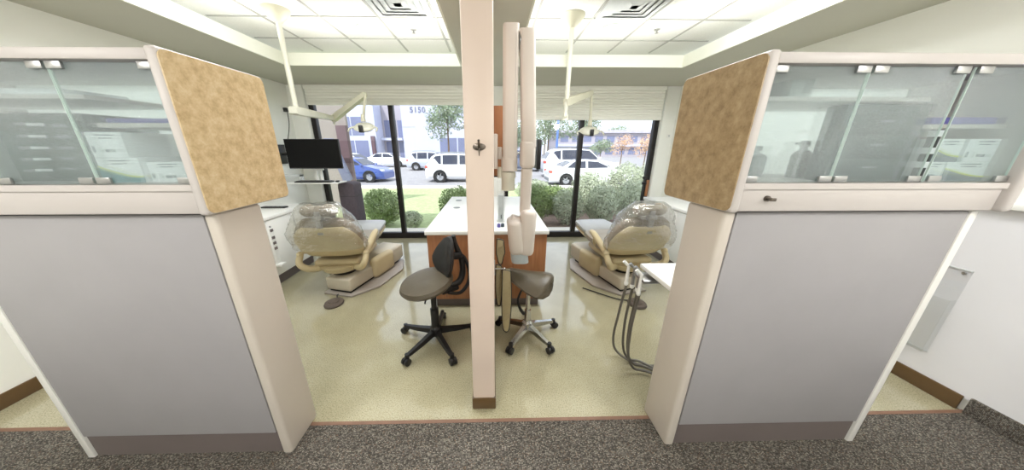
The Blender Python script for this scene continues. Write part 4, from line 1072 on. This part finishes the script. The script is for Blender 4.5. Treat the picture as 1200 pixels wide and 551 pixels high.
sh('tall pale bush at the end of the second row by the window jamb', 5.25, 8.8, .58, .74, 5000, .032, 'leaf2')
sh('low pale bush under the tail of the white sedan', 1.55, 10.2, .70, .36, 4000, .036, 'leaf2')

def tree(name, label, x, y, h, cr, cz, n, size, lm, tr=.12):
    t = thing(name, label, 'tree', (x, y, LOT+.001))
    f = MB()
    for q in range(5):
        a = q*1.3; f.leaves((math.cos(a)*cr*.5, math.sin(a)*cr*.3, h-cz+math.sin(q*2.1)*cz*.45), (cr*.62, cr*.62, cz*.6), n//5, size)
    f.build('crown', lm, t, smooth=False)
    m = MB(); m.tube([(0, 0, 0), (.05, 0, h*.35), (0, .05, h-cz)], tr, 8, 4, rs=[tr, tr*.8, tr*.5])
    for q in range(4):
        a = q*1.6; m.tube([(0, 0, h*.45), (math.cos(a)*cr*.3, math.sin(a)*cr*.3, h-cz), (math.cos(a)*cr*.5, math.sin(a)*cr*.4, h-cz*.6)], tr*.3, 6, 3)
    m.build('trunk', 'bark', t); return t
tree('leafy_tree', 'leafy tree in front of the street-number building beside the white post', -5.4, 36, 8.6, 2.6, 2.9, 2600, .17, 'leaf3')
tree('leafy_tree', 'tall airy tree left of the blue pole in the right-hand window', 8.2, 42, 7.2, 2.9, 2.6, 2400, .16, 'leaf3')
tree('leafy_tree', 'airy tree behind the dental light in the right-hand window', 14.5, 46, 7.4, 2.6, 2.2, 1700, .16, 'leaf3')
tree('leafy_tree', 'dark tree at the edge of the x-ray arm above the slate SUV', 4.3, 49, 6.2, 1.7, 2.0, 1500, .16, 'leaf3')
tree('leafy_tree', 'low tree beside the palm', 6.6, 60, 4.6, 2.6, 1.4, 1500, .2, 'leaf3')
tree('leafy_tree', 'round tree rising over the distant long building', 33.5, 78, 7.6, 4.0, 2.6, 1600, .22, 'leaf3')
tree('small_tree', 'small orange-leaved tree in front of the distant long building', 14.2, 31, 3.5, 1.2, 1.2, 700, .09, 'leafo', .06)
tree('small_tree', 'pinkish-orange tree close to the right window jamb', 15.2, 28, 3.4, 1.1, 1.2, 700, .09, 'leafo', .06)
tree('small_tree', 'low dark green tree before the distant long building', 13.0, 34, 3.0, 1.5, 1.0, 1300, .1, 'leaf3', .06)
# palm
t = thing('palm_tree', 'thin tall palm against the white sky', 'tree', (10.3, 56, LOT+.001))
m = MB(); m.tube([(0, 0, 0), (.1, 0, 4), (0, 0, 8.2)], .13, 8, 4); m.build('trunk', 'bark', t)
m = MB()
for q in range(14):
    a = q*2*PI/14; d = V((math.cos(a), math.sin(a), 0)); n_ = V((-d.y, d.x, 0))
    pts = [V((0, 0, 8.2))+d*s_*1.7+V((0, 0, .7*s_-1.5*s_*s_)) for s_ in (0, .3, .6, 1)]
    m.loft([[p-n_*w_, p+n_*w_, p+n_*w_-V((0, 0, .03)), p-n_*w_-V((0, 0, .03))] for p, w_ in zip(pts, (.03, .18, .16, .03))])
m.build('fronds', 'leaf3', t)
t = tag(MB().cyl((7.05, 31, LOT+.001), (7.05, 31, 9), .13, .11, 14).build('sign_pole', 'bpole'), 'tall blue pole in the car park behind the big white SUV', 'pole')
MB().box((6.87, 30.82, LOT+.001), (7.23, 31.18, LOT+.5), .03).build('pole_foot', 'concrete', t)

# office building across the car park with its street number
b = thing('office_building', 'white and grey office building with the street number across the car park', 'building', (-12, 48, LOT))
def part(name, m, a, c, parent=b, bev=0): return MB().box(a, c, bev).build(name, m, parent, smooth=False, world=True)
part('wall', 'bwhite', (-13.6, 45, LOT), (-3.6, 56, 8.5))
part('grey_wing', 'bgrey', (-19.5, 46, LOT), (-13.61, 56, 8.3))
part('entrance_block', 'bwhite', (-23.5, 43, LOT), (-16.9, 45.9, 8.0))
part('right_wing', 'bgrey', (-3.59, 46.5, LOT), (2.0, 56, 4.2))
for x0, x1, z0, z1 in ((-22.0, -18.6, 3.1, 5.6), (-22.0, -18.2, -.2, 2.4)): 
    w_ = part('window', 'bblue', (x0, 42.95, z0), (x1, 42.999, z1)); 
    MB().box(((x0+x1)/2-.06, 42.9, z0), ((x0+x1)/2+.06, 42.949, z1)).build('mullion', 'bwhite', w_, smooth=False, world=True)
for x0 in (-16.6, -15.6, -14.6):
    part('window', 'bblue', (x0, 45.95, 2.9), (x0+.8, 45.999, 5.4)); part('window', 'bblue', (x0, 45.95, -.3), (x0+.8, 45.999, 2.3))
for x0 in (-8.0, -6.6, -5.2, -3.8):
    part('window', 'bblue', (x0, 44.95, .2), (x0+1.2, 44.999, 2.8))
part('ledge', 'bgrey', (-13.62, 44.97, 4.35), (-3.6, 44.999, 4.43)); part('canopy', 'bwhite', (-16.85, 44.6, 2.45), (-13.7, 45.98, 2.8))
part('column', 'bmauve', (-17.6, 42.6, LOT), (-17.1, 42.94, 3.0))
fc = bpy.data.curves.new('street_number', 'FONT'); fc.body = '5150'; fc.size = 1.08; fc.extrude = .03; fc.offset = .02; fc.space_character = 1.12
tmp_o = bpy.data.objects.new('tmp', fc); C.objects.link(tmp_o); bpy.context.view_layer.update()
me = bpy.data.meshes.new_from_object(tmp_o.evaluated_get(bpy.context.evaluated_depsgraph_get())); bpy.data.objects.remove(tmp_o)
me.materials.clear(); me.materials.append(M['slab'])
fo = bpy.data.objects.new('street_number', me); C.objects.link(fo)
fo.parent = b; fo.location = V((-12.25, 44.96, 6.42))-b.location; fo.rotation_euler = (PI/2, 0, 0)

# wing of the own building beside the window, with a maroon pier and a slab added in place of a reflection
wb = thing('entry_wing', 'taupe stucco wing wall with maroon pier outside the window behind the television', 'building wing', (-5.6, 9, GZ(9)))
part('wall', 'taupe', (-8.2, 8.6, -.62), (-4.20, 8.7, 3.6), wb)
part('pier', 'bmauve', (-4.44, 8.44, -.62), (-4.16, 8.59, 2.08), wb)
t = thing('reflection_panel', 'slate-blue panel by the maroon pier outside, standing in for a slanted reflection', 'panel', (-4.35, 8.2, GZ(8.2)))
k = MB(); k.prism([(-4.55, 1.72), (-4.32, 1.72), (-3.97, .62), (-4.2, .5)], 1, 7.95, 8.05, .01); k.build('board', 'slab', t, world=True)
k = MB(); k.box((-4.18, 7.97, GZ(8)), (-4.13, 8.03, .6)); k.build('prop', 'bmauve', t, smooth=False, world=True)

# distant long two-storey building
b2 = thing('long_building', 'long low grey building far behind the right-hand window', 'building', (26, 64, LOT))
part('wall', 'bgrey', (14, 62, LOT), (46, 72, 4.3), b2)
part('roof', 'roofm', (13.4, 61.4, 4.31), (46.6, 72.6, 4.9), b2)
for q in range(12):
    x0 = 14.8+q*2.5
    part('window', 'bblue', (x0, 61.95, 2.5), (x0+1.7, 61.999, 3.7), b2); part('window', 'bblue', (x0, 61.95, -.1), (x0+1.7, 61.999, 1.3), b2)
part('balcony_band', 'bwhite', (14, 61.3, 1.6), (46, 61.94, 2.05), b2)
b3 = thing('low_shop', 'low pale building under the palm far across the car park', 'building', (9, 70, LOT))
part('wall', 'bwhite', (3.5, 70, LOT), (12.4, 76, 2.6), b3); part('roof', 'roofm', (3.0, 69.5, 2.61), (12.9, 76.5, 3.1), b3)

# ------------------------------------------------------------------ daylight
W = bpy.data.worlds.new('World'); S.world = W; W.use_nodes = True
bg = W.node_tree.nodes['Background']; bg.inputs[0].default_value = (.90, .95, 1, 1); bg.inputs[1].default_value = 1.9
sun = bpy.data.lights.new('sun', 'SUN'); sun.energy = 4.8; sun.angle = .01; sun.color = (1, .97, .9)
so = bpy.data.objects.new('sun', sun); C.objects.link(so)
so.rotation_euler = V((.35, .70, -.95)).to_track_quat('-Z', 'Y').to_euler()

# ------------------------------------------------------------------ camera
cd = bpy.data.cameras.new('camera'); co = bpy.data.objects.new('camera', cd); C.objects.link(co)
cd.sensor_width = 36; cd.sensor_fit = 'HORIZONTAL'; cd.lens = 320.8/1200*36; cd.shift_x = 17/1200
cd.clip_start = .05; cd.clip_end = 300
co.location = (0, 0, 1.5); co.rotation_euler = (PI/2-.3117, 0, -.0205)
S.camera = co
S.view_settings.view_transform = 'Standard'; S.view_settings.look = 'None'
S.view_settings.exposure = -.06; S.view_settings.gamma = 1; S.view_settings.use_curve_mapping = False
S.cycles.use_denoising = True
S.cycles.max_bounces = 12; S.cycles.transparent_max_bounces = 24; S.cycles.transmission_bounces = 10; S.cycles.diffuse_bounces = 5
S.cycles.sample_clamp_indirect = 6
